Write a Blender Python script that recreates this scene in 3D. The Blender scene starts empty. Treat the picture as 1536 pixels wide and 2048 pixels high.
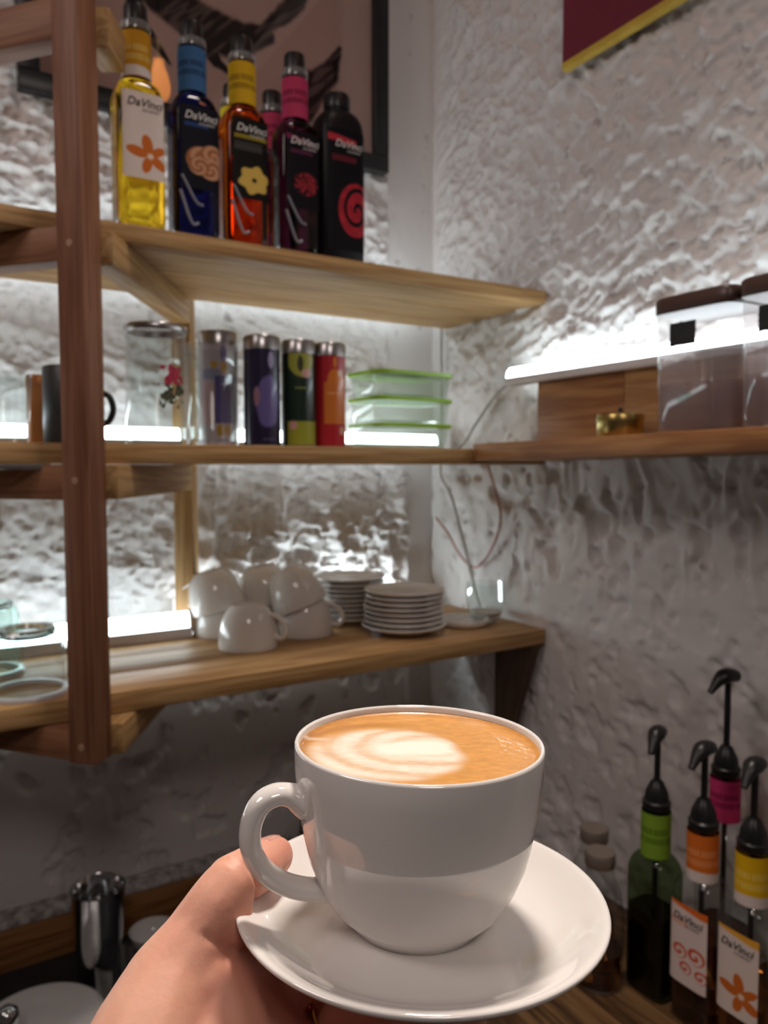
import bpy, bmesh, math, random
import numpy as np
from mathutils import Matrix, Vector

S = bpy.context.scene
COL = S.collection
PI = math.pi

# ------------------------------------------------------------------ camera
YAW, PITCH = math.radians(58.5), math.atan(91 / 1530.0)
cam_d = bpy.data.cameras.new('camera')
cam = bpy.data.objects.new('camera', cam_d); COL.objects.link(cam)
cam.location = (-0.9916, -1.4173, 1.60)
cam.rotation_euler = (PI / 2 - PITCH, 0, YAW - PI / 2)
cam_d.sensor_fit = 'VERTICAL'; cam_d.sensor_height = 36.0
cam_d.lens = 1530.0 / 2048.0 * 36.0
cam_d.clip_start = 0.02
cam_d.dof.use_dof = True
cam_d.dof.focus_distance = 0.285
cam_d.dof.aperture_fstop = 15.0
S.camera = cam

# ------------------------------------------------------------------ world, lamps, fill light, exposure
S.view_settings.view_transform = 'Standard'
S.view_settings.look = 'None'
S.view_settings.gamma = 1.0
S.view_settings.use_curve_mapping = False
S.view_settings.exposure = 0.0
S.cycles.use_denoising = True
S.cycles.sample_clamp_indirect = 4.0
S.cycles.max_bounces = 14
S.cycles.transmission_bounces = 12
S.cycles.transparent_max_bounces = 24
W = bpy.data.worlds.new('world'); S.world = W; W.use_nodes = True
W.node_tree.nodes['Background'].inputs[0].default_value = (1.0, 0.82, 0.78, 1)
W.node_tree.nodes['Background'].inputs[1].default_value = 0.042

def area(name, loc, target, size, energy, color, spread=PI):
    d = bpy.data.lights.new(name, 'AREA'); d.shape = 'DISK'; d.size = size; d.energy = energy; d.color = color; d.spread = spread
    o = bpy.data.objects.new(name, d); COL.objects.link(o); o.location = loc
    o.rotation_euler = (Vector(target) - Vector(loc)).to_track_quat('-Z', 'Y').to_euler()
    return o
area('ceiling_lamp_light', (-0.47, -0.80, 2.92), (-0.80, -1.15, 1.4), 0.22, 5.4, (1.0, 0.88, 0.79), math.radians(86))
area('cafe_lamp_light', (-2.0, -0.80, 2.88), (-0.4, -0.75, 1.2), 0.8, 11.0, (1.0, 0.85, 0.81))
area('front_fill_light', (-1.25, -2.35, 2.85), (-0.8, -1.1, 1.4), 0.6, 7.5, (1.0, 0.86, 0.80))  # added fill from behind the camera, softens the hand's shaded side
LED_POWER = 13.0

# ------------------------------------------------------------------ numpy noise
_rs = np.random.RandomState(7)
_perm = _rs.permutation(4096); _val = _rs.rand(4096)
def vnoise(x, y, s=0):
    xi = np.floor(x).astype(int); yi = np.floor(y).astype(int)
    fx = x - xi; fy = y - yi
    fx = fx * fx * fx * (fx * (fx * 6 - 15) + 10); fy = fy * fy * fy * (fy * (fy * 6 - 15) + 10)
    def h(a, b): return _val[_perm[(a + _perm[(b + s * 131) & 4095]) & 4095]]
    a = h(xi, yi); b = h(xi + 1, yi); c = h(xi, yi + 1); d = h(xi + 1, yi + 1)
    return (a + (b - a) * fx) * (1 - fy) + (c + (d - c) * fx) * fy
def fbm(x, y, s=0, o=4):
    t = 0; a = .5; n = 0
    for k in range(o):
        t = t + a * vnoise(x, y, s + k); n += a; x = x * 2.03 + 17.1; y = y * 2.03 + 5.3; a *= .5
    return t / n
def ridge(x, y, s=0, o=3):
    t = 0; a = .5; n = 0
    for k in range(o):
        t = t + a * (1 - np.abs(2 * vnoise(x, y, s + k) - 1)) ** 2; n += a; x = x * 2.1 + 3.1; y = y * 2.1 + 9.7; a *= .5
    return t / n
def sstep(a, b, x):
    t = np.clip((x - a) / (b - a), 0, 1); return t * t * (3 - 2 * t)
def lin(c):
    c = np.asarray(c, float) / 255.0
    return np.where(c <= .04045, c / 12.92, ((c + .055) / 1.055) ** 2.4)
def L(r, g, b): return tuple(float(v) for v in lin((r, g, b)))

# ------------------------------------------------------------------ materials
def pm(name, color, rough=.5, metal=0., trans=0., ior=1.45, coat=0., sss=0., emis=None, es=0., spec=.5):
    m = bpy.data.materials.new(name); m.use_nodes = True
    p = m.node_tree.nodes['Principled BSDF']
    p.inputs['Base Color'].default_value = (*color, 1)
    p.inputs['Roughness'].default_value = rough
    p.inputs['Metallic'].default_value = metal
    p.inputs['Transmission Weight'].default_value = trans
    p.inputs['IOR'].default_value = ior
    p.inputs['Coat Weight'].default_value = coat
    p.inputs['Coat Roughness'].default_value = .05
    p.inputs['Specular IOR Level'].default_value = spec
    if sss:
        p.inputs['Subsurface Weight'].default_value = sss
        p.inputs['Subsurface Radius'].default_value = (.6, .25, .15)
        p.inputs['Subsurface Scale'].default_value = .004
    if emis:
        p.inputs['Emission Color'].default_value = (*emis, 1); p.inputs['Emission Strength'].default_value = es
    return m
def nodes(m): return m.node_tree.nodes, m.node_tree.links, m.node_tree.nodes['Principled BSDF']
def add_noise_color(m, c1, c2, scale=20., detail=4., stretch=(1, 1, 1), coord='Object', lo=.35, hi=.65, bump=0., bdist=.001):
    n, l, p = nodes(m)
    tc = n.new('ShaderNodeTexCoord'); mp = n.new('ShaderNodeMapping'); mp.inputs['Scale'].default_value = stretch
    no = n.new('ShaderNodeTexNoise'); no.inputs['Scale'].default_value = scale; no.inputs['Detail'].default_value = detail
    r = n.new('ShaderNodeValToRGB'); r.color_ramp.elements[0].position = lo; r.color_ramp.elements[1].position = hi
    r.color_ramp.elements[0].color = (*c1, 1); r.color_ramp.elements[1].color = (*c2, 1)
    l.new(tc.outputs[coord], mp.inputs[0]); l.new(mp.outputs[0], no.inputs['Vector']); l.new(no.outputs[0], r.inputs[0])
    l.new(r.outputs[0], p.inputs['Base Color'])
    if bump:
        b = n.new('ShaderNodeBump'); b.inputs['Strength'].default_value = bump; b.inputs['Distance'].default_value = bdist
        l.new(no.outputs[0], b.inputs['Height']); l.new(b.outputs[0], p.inputs['Normal'])
    return m
def wood(name, axis, c1, c2, c3, rough=.5, ring=55.):
    m = pm(name, c1, rough, spec=.3); n, l, p = nodes(m)
    st = [1, 1, 1]; st[axis] = .06
    tc = n.new('ShaderNodeTexCoord'); mp = n.new('ShaderNodeMapping'); mp.inputs['Scale'].default_value = st
    l.new(tc.outputs['Object'], mp.inputs[0])
    n1 = n.new('ShaderNodeTexNoise'); n1.inputs['Scale'].default_value = 14; n1.inputs['Detail'].default_value = 3; n1.inputs['Distortion'].default_value = .8
    l.new(mp.outputs[0], n1.inputs['Vector'])
    mu = n.new('ShaderNodeMath'); mu.operation = 'MULTIPLY'; mu.inputs[1].default_value = ring; l.new(n1.outputs[0], mu.inputs[0])
    sn = n.new('ShaderNodeMath'); sn.operation = 'SINE'; l.new(mu.outputs[0], sn.inputs[0])
    n2 = n.new('ShaderNodeTexNoise'); n2.inputs['Scale'].default_value = 160; n2.inputs['Detail'].default_value = 2; l.new(mp.outputs[0], n2.inputs['Vector'])
    ad = n.new('ShaderNodeMath'); ad.operation = 'MULTIPLY_ADD'; ad.inputs[1].default_value = .18; l.new(sn.outputs[0], ad.inputs[0]); l.new(n2.outputs[0], ad.inputs[2])
    r = n.new('ShaderNodeValToRGB'); e = r.color_ramp.elements
    e[0].position = .3; e[0].color = (*c3, 1); e[1].position = .72; e[1].color = (*c2, 1)
    k = e.new(.52); k.color = (*c1, 1)
    l.new(ad.outputs[0], r.inputs[0]); l.new(r.outputs[0], p.inputs['Base Color'])
    b = n.new('ShaderNodeBump'); b.inputs['Strength'].default_value = .15; b.inputs['Distance'].default_value = .0006
    l.new(ad.outputs[0], b.inputs['Height']); l.new(b.outputs[0], p.inputs['Normal'])
    return m
def thin_glass(name, tint=(1, 1, 1), ior=1.45, rough=.01, haze=0., hazecol=(.8, .8, .8)):
    m = bpy.data.materials.new(name); m.use_nodes = True; n = m.node_tree.nodes; l = m.node_tree.links
    n.remove(n['Principled BSDF']); out = n['Material Output']
    t = n.new('ShaderNodeBsdfTransparent'); t.inputs[0].default_value = (*tint, 1)
    g = n.new('ShaderNodeBsdfGlossy'); g.inputs['Roughness'].default_value = rough
    f = n.new('ShaderNodeFresnel'); ge = n.new('ShaderNodeNewGeometry')   # same reflectance seen from inside and outside a thin wall
    mi = n.new('ShaderNodeMix'); mi.inputs[2].default_value = ior; mi.inputs[3].default_value = 1 / ior
    l.new(ge.outputs['Backfacing'], mi.inputs[0]); l.new(mi.outputs[0], f.inputs[0])
    mx = n.new('ShaderNodeMixShader'); l.new(f.outputs[0], mx.inputs[0])
    src = t
    if haze:
        d = n.new('ShaderNodeBsdfDiffuse'); d.inputs[0].default_value = (*hazecol, 1)
        tr = n.new('ShaderNodeBsdfTranslucent'); tr.inputs[0].default_value = (*hazecol, 1)
        dm = n.new('ShaderNodeMixShader'); l.new(d.outputs[0], dm.inputs[1]); l.new(tr.outputs[0], dm.inputs[2])
        hm = n.new('ShaderNodeMixShader'); hm.inputs[0].default_value = haze
        l.new(t.outputs[0], hm.inputs[1]); l.new(dm.outputs[0], hm.inputs[2]); src = hm
    l.new(src.outputs[0], mx.inputs[1]); l.new(g.outputs[0], mx.inputs[2]); l.new(mx.outputs[0], out.inputs[0])
    return m
def painted(name, rough=.45, sss=0., coat=0., bump=None):
    m = pm(name, (1, 1, 1), rough, sss=sss, coat=coat); n, l, p = nodes(m)
    a = n.new('ShaderNodeVertexColor'); a.layer_name = 'col'; l.new(a.outputs[0], p.inputs['Base Color'])
    if bump:
        tc = n.new('ShaderNodeTexCoord'); no = n.new('ShaderNodeTexNoise'); no.inputs['Scale'].default_value = bump[0]; no.inputs['Detail'].default_value = 5
        b = n.new('ShaderNodeBump'); b.inputs['Strength'].default_value = bump[1]; b.inputs['Distance'].default_value = bump[2]
        l.new(tc.outputs['Object'], no.inputs['Vector']); l.new(no.outputs[0], b.inputs['Height']); l.new(b.outputs[0], p.inputs['Normal'])
    return m

PINE = [wood('pine_%s' % 'xyz'[a], a, (.42, .25, .105), (.49, .305, .135), (.33, .18, .07)) for a in range(3)]
OAK = [wood('warm_wood_%s' % 'xyz'[a], a, (.33, .15, .055), (.40, .195, .075), (.24, .10, .036), ring=40) for a in range(3)]
POST_SHADED = wood('post_wood_shaded', 2, (.23, .10, .055), (.27, .125, .07), (.19, .078, .042), ring=50)  # same timber as the side rails, dim reddish shade put into the colour
RAIL_SHADED = wood('rail_wood_shaded', 0, (.24, .108, .054), (.28, .13, .066), (.20, .084, .042), ring=50)  # left rails: shade away from the LEDs put into the colour
RAIL_LIT = wood('side_rail_wood_lit', 0, (.40, .24, .10), (.46, .29, .125), (.32, .175, .07), ring=40)  # right rails: same timber, LED light put into the paler colour
LIGHTB = wood('light_board', 1, (.40, .205, .08), (.46, .25, .10), (.32, .15, .055))
SHADEDW = wood('shaded_wood', 2, (.085, .05, .03), (.11, .066, .04), (.065, .036, .02))  # bracket only: shade under the shelf put into the wood colour
COUNTERW = wood('counter_wood', 1, (.12, .062, .026), (.17, .095, .042), (.05, .025, .012), rough=.4, ring=30)
PLASTER = pm('plaster', (.74, .70, .67), .85, spec=.2)
add_noise_color(PLASTER, (.30, .26, .24), (.70, .67, .655), 26, 6, lo=.20, hi=.36, bump=.35, bdist=.003)
PLASTER_LOW = PLASTER
SMOOTHP = pm('smooth_plaster', (.72, .69, .66), .8, spec=.2); add_noise_color(SMOOTHP, (.55, .51, .48), (.74, .70, .67), 22, 5, lo=.3, hi=.5, bump=.3, bdist=.002)
FLOORM = pm('floor_tile', (.10, .085, .075), .5); add_noise_color(FLOORM, (.07, .06, .05), (.13, .11, .1), 5)
CEILM = pm('ceiling_paint', (.32, .28, .26), .8); add_noise_color(CEILM, (.28, .25, .23), (.36, .32, .30), 8)
PORC = pm('white_porcelain', (.83, .80, .765), .05, ior=1.95); add_noise_color(PORC, (.82, .79, .755), (.84, .81, .775), 12)
PORC2 = pm('shelf_porcelain', (.78, .75, .72), .12, coat=.3); add_noise_color(PORC2, (.76, .73, .70), (.80, .77, .74), 12)
BLACKP = pm('black_plastic', (.012, .012, .014), .35); add_noise_color(BLACKP, (.009, .009, .01), (.016, .016, .018), 30)
MATTEBLK = pm('black_rubber', (.010, .010, .012), .55); add_noise_color(MATTEBLK, (.007, .007, .009), (.015, .015, .017), 60)
FRAMEB = pm('black_lacquer', (.01, .011, .012), .35); add_noise_color(FRAMEB, (.008, .009, .01), (.014, .015, .016), 30)
STEEL = pm('steel', (.55, .55, .56), .14, metal=1); add_noise_color(STEEL, (.5, .5, .51), (.6, .6, .61), 40, stretch=(1, 1, 8))
TINLID = pm('tin_lid', (.45, .44, .44), .28, metal=1); add_noise_color(TINLID, (.4, .39, .39), (.5, .49, .49), 40)
BRASS = pm('brass', (.50, .37, .13), .28, metal=1); add_noise_color(BRASS, (.36, .26, .09), (.56, .42, .16), 22)
WHITEPL = pm('white_profile', (.62, .58, .58), .4); add_noise_color(WHITEPL, (.6, .56, .56), (.65, .61, .61), 30)
def led_mat(k=1.0):
    m = pm('led_diffuser', (.9, .95, .97), .3, emis=(.82, .95, 1.0), es=LED_POWER * k); return m
LED = led_mat()
GLASS = thin_glass('clear_glass', (.96, .98, .975), 1.62)
GLASSG = thin_glass('greenish_glass', (.90, .97, .95))
LIP = pm('lip_glass', (.82, .84, .84), .06, trans=.85)
RIBG = pm('rib_glass', (.42, .43, .50), .15, trans=.45)
PANE = thin_glass('picture_pane', (.97, .97, .97), 1.5)
PLASTICCLR = thin_glass('clear_plastic', (.93, .95, .93), 1.45, .06, .10, (.82, .86, .82))
JARPL = thin_glass('cloudy_plastic', (.93, .91, .91), 1.45, .05, .12, (.75, .70, .70))
DUST = thin_glass('brown_powder_film', (.72, .63, .62), 1.1, .3, .30, (.50, .37, .35))
DUST2 = thin_glass('brown_powder_light_film', (.90, .86, .85), 1.1, .3, .18, (.62, .50, .46))
GREENLID = pm('green_lid', (.30, .56, .02), .4); add_noise_color(GREENLID, (.27, .52, .015), (.33, .60, .03), 25)
PAINT = painted('printed_label', .6); PAINT.node_tree.nodes['Principled BSDF'].inputs['Specular IOR Level'].default_value = .15
PAINTG = painted('printed_tin', .3, coat=.2)
CRED = pm('burgundy_board', (.16, .016, .032), .55); add_noise_color(CRED, (.15, .015, .03), (.175, .018, .036), 6)
CYEL = pm('yellow_edge', (.62, .42, .06), .5); add_noise_color(CYEL, (.55, .37, .05), (.66, .46, .07), 30)
CWHT = pm('white_edge', (.75, .73, .70), .5); add_noise_color(CWHT, (.7, .68, .66), (.78, .76, .73), 30)
CABLEG = pm('grey_cable', (.36, .33, .29), .6); add_noise_color(CABLEG, (.32, .29, .26), (.4, .37, .33), 40)
CABLEP = pm('pink_cable', (.50, .28, .25), .6); add_noise_color(CABLEP, (.45, .25, .22), (.55, .32, .28), 40)
CONCRETE = pm('ledge_mortar', (.40, .37, .35), .9); add_noise_color(CONCRETE, (.2, .18, .17), (.5, .47, .45), 60, bump=.5, bdist=.003)
COPPER = pm('copper_tin', (.55, .22, .07), .4, metal=.3); add_noise_color(COPPER, (.5, .2, .06), (.6, .25, .08), 30)
GREYMUG = pm('charcoal_mug', (.035, .038, .042), .4); add_noise_color(GREYMUG, (.03, .033, .036), (.04, .043, .048), 30)
SCREW = pm('filled_screw_hole', (.42, .25, .16), .6); add_noise_color(SCREW, (.38, .22, .14), (.46, .28, .18), 90)
LETW = pm('white_print', (.62, .60, .58), .5); add_noise_color(LETW, (.6, .58, .56), (.66, .64, .62), 50)
LETK = pm('dark_print', (.03, .028, .03), .5); add_noise_color(LETK, (.025, .023, .025), (.035, .033, .035), 50)
def liquid(name, c, rough=.03, ior=1.36):
    m = pm(name, c, rough, trans=1., ior=ior); return m
SYR_AMBER = liquid('golden_syrup_glass', (1.0, .66, .03))
SYR_BLUE = liquid('dark_blue_glass', (.006, .008, .07))
SYR_ORANGE = liquid('orange_syrup_glass', (.62, .13, .004))
SYR_PLUM = liquid('plum_glass', (.05, .006, .02))
SYR_BROWN = liquid('brown_syrup', (.30, .10, .015))
SYR_GREEN = liquid('dark_green_syrup', (.008, .016, .01))
GREENGLASS = thin_glass('green_tint_glass', (.42, .52, .36))

# ------------------------------------------------------------------ object helpers
def finish(name, verts, faces, mat, parent=None, smooth=True, colors=None, loc=None, rot=None):
    me = bpy.data.meshes.new(name)
    me.from_pydata([tuple(map(float, v)) for v in verts], [], faces)
    me.validate(); me.update()
    if smooth: me.polygons.foreach_set('use_smooth', [True] * len(me.polygons))
    if colors is not None:
        at = me.color_attributes.new('col', 'FLOAT_COLOR', 'POINT')
        cc = np.ones((len(verts), 4), np.float32); cc[:, :3] = colors
        at.data.foreach_set('color', cc.ravel())
    me.materials.append(mat)
    o = bpy.data.objects.new(name, me); COL.objects.link(o)
    if parent is not None: o.parent = parent
    if loc is not None: o.location = loc
    if rot is not None: o.rotation_euler = rot
    return o
def tag(o, label, cat, group=None):
    o['label'] = label; o['category'] = cat
    if group: o['group'] = group
    return o
def thing(name, label, cat, loc=(0, 0, 0), rot=(0, 0, 0), group=None):
    o = bpy.data.objects.new(name, None); COL.objects.link(o); o.empty_display_size = .02
    o.location = loc; o.rotation_euler = rot
    return tag(o, label, cat, group)
def struct(o, label=None):
    o['kind'] = 'structure'
    if label: o['label'] = label
    return o
def dup(root, loc=None, rot=None, label=None):
    r = root.copy(); COL.objects.link(r)
    if loc is not None: r.location = loc
    if rot is not None: r.rotation_euler = rot
    if label: r['label'] = label
    for ch in list(root.children):
        c = ch.copy(); COL.objects.link(c); c.parent = r
        for g in list(ch.children):
            d = g.copy(); COL.objects.link(d); d.parent = c
    return r
def lathe_geo(prof, seg=48, ring=False):
    v = []; f = []
    n = len(prof)
    for i in range(seg):
        a = 2 * PI * i / seg; c, s = math.cos(a), math.sin(a)
        for r, z in prof: v.append((r * c, r * s, z))
    for i in range(seg):
        j = (i + 1) % seg
        for k in range(n - 1): f.append((i * n + k, j * n + k, j * n + k + 1, i * n + k + 1))
    if ring == 'open': return v, f
    if ring:
        for i in range(seg):
            j = (i + 1) % seg; f.append((i * n + n - 1, j * n + n - 1, j * n, i * n))
        return v, f
    if prof[0][0] > 1e-6: f.append(tuple(i * n for i in range(seg))[::-1])
    if prof[-1][0] > 1e-6: f.append(tuple(i * n + n - 1 for i in range(seg)))
    return v, f
def clean(name, v, f, mat, parent=None, auto=None, **k):
    """mesh with doubles merged, normals outward, sharp edges by angle"""
    bm = bmesh.new(); vs = [bm.verts.new(p) for p in v]
    for q in f:
        try: bm.faces.new([vs[i] for i in q])
        except ValueError: pass
    bmesh.ops.remove_doubles(bm, verts=bm.verts, dist=1e-6)
    bmesh.ops.dissolve_degenerate(bm, edges=bm.edges, dist=1e-7)
    bmesh.ops.recalc_face_normals(bm, faces=bm.faces)
    me = bpy.data.meshes.new(name); bm.to_mesh(me); bm.free()
    me.polygons.foreach_set('use_smooth', [True] * len(me.polygons))
    if auto: me.set_sharp_from_angle(angle=math.radians(auto))
    me.materials.append(mat)
    o = bpy.data.objects.new(name, me); COL.objects.link(o)
    if parent is not None: o.parent = parent
    if k.get('loc') is not None: o.location = k['loc']
    if k.get('rot') is not None: o.rotation_euler = k['rot']
    return o
def lathe(name, prof, mat, parent=None, seg=48, auto=40, ring=False, **k):
    v, f = lathe_geo(prof, seg, ring); return clean(name, v, f, mat, parent, auto, **k)
def rbox(name, size, mat, parent=None, bev=.002, loc=(0, 0, 0), rot=None, seg=2):
    bm = bmesh.new(); bmesh.ops.create_cube(bm, size=1)
    for v in bm.verts: v.co = Vector((v.co.x * size[0], v.co.y * size[1], v.co.z * size[2]))
    if bev: bmesh.ops.bevel(bm, geom=list(bm.edges), offset=bev, segments=seg, affect='EDGES', profile=.5)
    me = bpy.data.meshes.new(name); bm.to_mesh(me); bm.free()
    me.polygons.foreach_set('use_smooth', [True] * len(me.polygons)); me.set_sharp_from_angle(angle=math.radians(35))
    me.materials.append(mat)
    o = bpy.data.objects.new(name, me); COL.objects.link(o); o.location = loc
    if rot is not None: o.rotation_euler = rot
    if parent is not None: o.parent = parent
    return o
def prism(name, poly, axis, a, b, mat, parent=None, **k):
    """extrude a 2D polygon between a and b along axis (0,1,2)"""
    def P(u, w, t):
        q = [u, w]; q.insert(axis, t); return tuple(q)
    n = len(poly)
    v = [P(u, w, a) for u, w in poly] + [P(u, w, b) for u, w in poly]
    f = [tuple(range(n)), tuple(range(n, 2 * n))[::-1]] + [(i, (i + 1) % n, n + (i + 1) % n, n + i) for i in range(n)]
    return clean(name, v, f, mat, parent, 30, **k)
def spline(pts, n):
    pts = [np.array(p, float) for p in pts]; P = [2 * pts[0] - pts[1]] + pts + [2 * pts[-1] - pts[-2]]
    out = []
    m = len(pts) - 1
    for i in range(n + 1):
        t = i / n * m; k = min(int(t), m - 1); u = t - k
        p0, p1, p2, p3 = P[k:k + 4]
        out.append(.5 * ((2 * p1) + (-p0 + p2) * u + (2 * p0 - 5 * p1 + 4 * p2 - p3) * u * u + (-p0 + 3 * p1 - 3 * p2 + p3) * u ** 3))
    return out
def tube_geo(path, rad, seg=10, side=None, flat=1.0, closed=False):
    """rad: number or list; side: preferred binormal; flat: width factor along side"""
    n = len(path); path = [np.array(p, float) for p in path]; v = []; f = []
    if not hasattr(rad, '__len__'): rad = [rad] * n
    ref = np.array(side if side is not None else (0.13, .27, .95), float)
    for i in range(n):
        if closed: t = path[(i + 1) % n] - path[i - 1]
        else: t = path[min(i + 1, n - 1)] - path[max(i - 1, 0)]
        t /= np.linalg.norm(t) + 1e-12
        b = ref - t * (ref @ t)
        if np.linalg.norm(b) < 1e-4: b = np.array([1., 0, 0]) - t * t[0]
        b /= np.linalg.norm(b); c = np.cross(t, b)
        for k in range(seg):
            a = 2 * PI * k / seg
            v.append(path[i] + rad[i] * (b * math.cos(a) * flat + c * math.sin(a)))
    last = n if closed else n - 1
    for i in range(last):
        j = (i + 1) % n
        for k in range(seg):
            f.append((i * seg + k, i * seg + (k + 1) % seg, j * seg + (k + 1) % seg, j * seg + k))
    if not closed:
        f.append(tuple(range(seg))[::-1]); f.append(tuple((n - 1) * seg + k for k in range(seg)))
    return v, f
def tube(name, path, rad, mat, parent=None, seg=10, side=None, flat=1.0, closed=False, **k):
    v, f = tube_geo(path, rad, seg, side, flat, closed); return clean(name, v, f, mat, parent, 60, **k)
def sect(hx, hy, n, M=44):
    a = np.arange(M) * 2 * PI / M
    c, s = np.cos(a), np.sin(a)
    return np.sign(c) * np.abs(c) ** (2 / n) * hx, np.sign(s) * np.abs(s) ** (2 / n) * hy
def sloft(name, secs, mat, parent=None, M=44, auto=50, closed_top=True, closed_bot=True, **k):
    v = []; f = []
    for z, hx, hy, n in secs:
        x, y = sect(hx, hy, n, M)
        v += [(x[i], y[i], z) for i in range(M)]
    for s in range(len(secs) - 1):
        for i in range(M):
            j = (i + 1) % M; f.append((s * M + i, s * M + j, (s + 1) * M + j, (s + 1) * M + i))
    if closed_bot: f.append(tuple(range(M))[::-1])
    if closed_top: f.append(tuple((len(secs) - 1) * M + i for i in range(M)))
    return clean(name, v, f, mat, parent, auto, **k)
def grid_faces(nu, nv, wrap=False):
    f = []
    for j in range(nv - 1):
        for i in range(nu if wrap else nu - 1):
            a = j * nu + i; b = j * nu + (i + 1) % nu; f.append((a, b, b + nu, a + nu))
    return f
def text_geo(body, size, shear=0., bold=0.):
    c = bpy.data.curves.new('tmp', 'FONT'); c.body = body; c.size = size; c.shear = shear; c.align_x = 'CENTER'; c.align_y = 'CENTER'; c.offset = bold
    c.resolution_u = 3
    o = bpy.data.objects.new('tmp', c); COL.objects.link(o)
    me = bpy.data.meshes.new_from_object(o)
    v = [tuple(p.co) for p in me.vertices]; f = [tuple(p.vertices) for p in me.polygons]
    bpy.data.objects.remove(o); bpy.data.curves.remove(c); bpy.data.meshes.remove(me)
    return v, f

# ------------------------------------------------------------------ the setting
def wall_grid(name, u0, u1, z0, z1, res, height, put, mat):
    nu = int((u1 - u0) / res) + 1; nv = int((z1 - z0) / res) + 1
    u = np.linspace(u0, u1, nu); z = np.linspace(z0, z1, nv); UU, ZZ = np.meshgrid(u, z)
    H = height(UU, ZZ)
    X, Y, Z = put(UU, H, ZZ)
    v = np.stack([X.ravel(), Y.ravel(), Z.ravel()], 1)
    f = grid_faces(nu, nv)
    # body of the wall behind the rough face
    bx = [put(np.array(uu), np.array(-.10), np.array(zz)) for uu, zz in ((u0, z0), (u1, z0), (u1, z1), (u0, z1))]
    v = np.vstack([v, np.array(bx, float)]); B = nu * nv
    f += [(B, B + 1, B + 2, B + 3)]
    me = bpy.data.meshes.new(name); fa = np.array(f[:-1], np.int32)
    me.vertices.add(len(v)); me.vertices.foreach_set('co', v.astype(np.float32).ravel())
    c = [B, B + 1, B + 2, B + 3]; q = [0, nu - 1, nu * nv - 1, nu * (nv - 1)]
    ex = [c, [c[0], c[1], q[1], q[0]], [c[1], c[2], q[2], q[1]], [c[2], c[3], q[3], q[2]], [c[3], c[0], q[0], q[3]]]
    fa = np.vstack([fa, np.array(ex, np.int32)])
    me.loops.add(fa.size); me.loops.foreach_set('vertex_index', fa.ravel())
    me.polygons.add(len(fa)); me.polygons.foreach_set('loop_start', np.arange(0, fa.size, 4, dtype=np.int32))
    me.update(calc_edges=True); me.validate()
    me.polygons.foreach_set('use_smooth', [True] * len(me.polygons))
    me.materials.append(mat)
    o = bpy.data.objects.new(name, me); COL.objects.link(o); return struct(o)
def rough_plaster(x, z, s, ang=.5):
    ca, sa = math.cos(ang), math.sin(ang)
    wx = x + .012 * (fbm(x * 30, z * 30, s + 40, 2) - .5); wz = z + .012 * (fbm(x * 30, z * 30, s + 50, 2) - .5)
    u = ca * wx + sa * wz; w = -sa * wx + ca * wz
    return .55 * ridge(u * 26, w * 40, s, 3) + .35 * ridge(u * 11, w * 17, s + 9, 2) + .2 * fbm(x * 90, z * 90, s + 3, 3) + .20 * ridge(u * 62, w * 85, s + 23, 2)
def back_h(x, z):
    h = rough_plaster(x, z, 1, -.25)
    amp = .024 + .004 * sstep(1.9, 2.1, z)
    # deep folds behind the cup shelf
    deep = sstep(1.27, 1.31, z) * (1 - sstep(1.60, 1.64, z))
    folds = .006 * ridge(x * 55, z * 70, 27, 2) + fbm(x * 13, z * 9, 21, 3) * .030 + ridge(x * 16 + 1.2 * fbm(x * 6, z * 6, 5, 2), z * 6, 31, 2) * .018 + h * .008
    ridgeline = .016 * np.exp(-((x + .375 + .05 * (z - 1.5)) / .016) ** 2) * sstep(1.42, 1.5, z)
    low = 1 - sstep(1.22, 1.28, z)
    lowh = .004 * fbm(x * 10, z * 10, 8, 4) - .008 * sstep(.62, .72, fbm(x * 26, z * 20, 12, 3))
    o = h * amp * (1 - low) * (1 - .35 * deep) + deep * (folds + ridgeline - .024) + low * lowh
    band = sstep(-.128, -.116, x) * sstep(1.62, 1.66, z) + sstep(-.075, -.065, x) * (1 - sstep(1.62, 1.66, z))
    flat = .010 + .0025 * fbm(x * 25, z * 12, 15, 4)
    return o * (1 - band) + flat * band
def right_h(y, z):
    h = rough_plaster(-y, z, 3, .45)
    up = sstep(1.60, 1.85, z)
    streak = ridge(y * 22 + fbm(y * 9, z * 9, 44, 2) * 2.5, z * 7, 61, 3)
    pits = sstep(.60, .72, fbm(y * 30, z * 24, 72, 3)); pits2 = sstep(.64, .74, fbm(y * 60, z * 45, 75, 2))
    mid = sstep(1.33, 1.50, z) * (1 - up)
    low = .006 * fbm(y * 8, z * 8, 77, 4) - .006 * pits - .003 * pits2 + .003 * ridge(y * 14, z * 14, 79, 3)
    near = sstep(.02, .14, -y)
    return (.007 + .025 * near) * h * up + mid * (.010 * streak - .006 * pits) * near + low * (1 - up)
back = wall_grid('wall_back', -1.75, 0.02, .60, 2.95, .004, back_h, lambda u, h, z: (u, -h, z), PLASTER)
right = wall_grid('wall_right', -1.75, 0.02, .60, 2.95, .0045, right_h, lambda u, h, z: (-h, u, z), PLASTER)
struct(rbox('floor', (4.2, 4.4, .06), FLOORM, None, 0, (-1.9, -2.0, -.03)))
struct(rbox('ceiling', (4.2, 4.4, .06), CEILM, None, 0, (-1.9, -2.0, 2.98)))
struct(rbox('wall_back', (1.95, .12, .62), SMOOTHP, None, 0, (-.85, .06, .30)))
struct(rbox('wall_right', (.12, 1.95, .62), SMOOTHP, None, 0, (.06, -.85, .30)))

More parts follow.
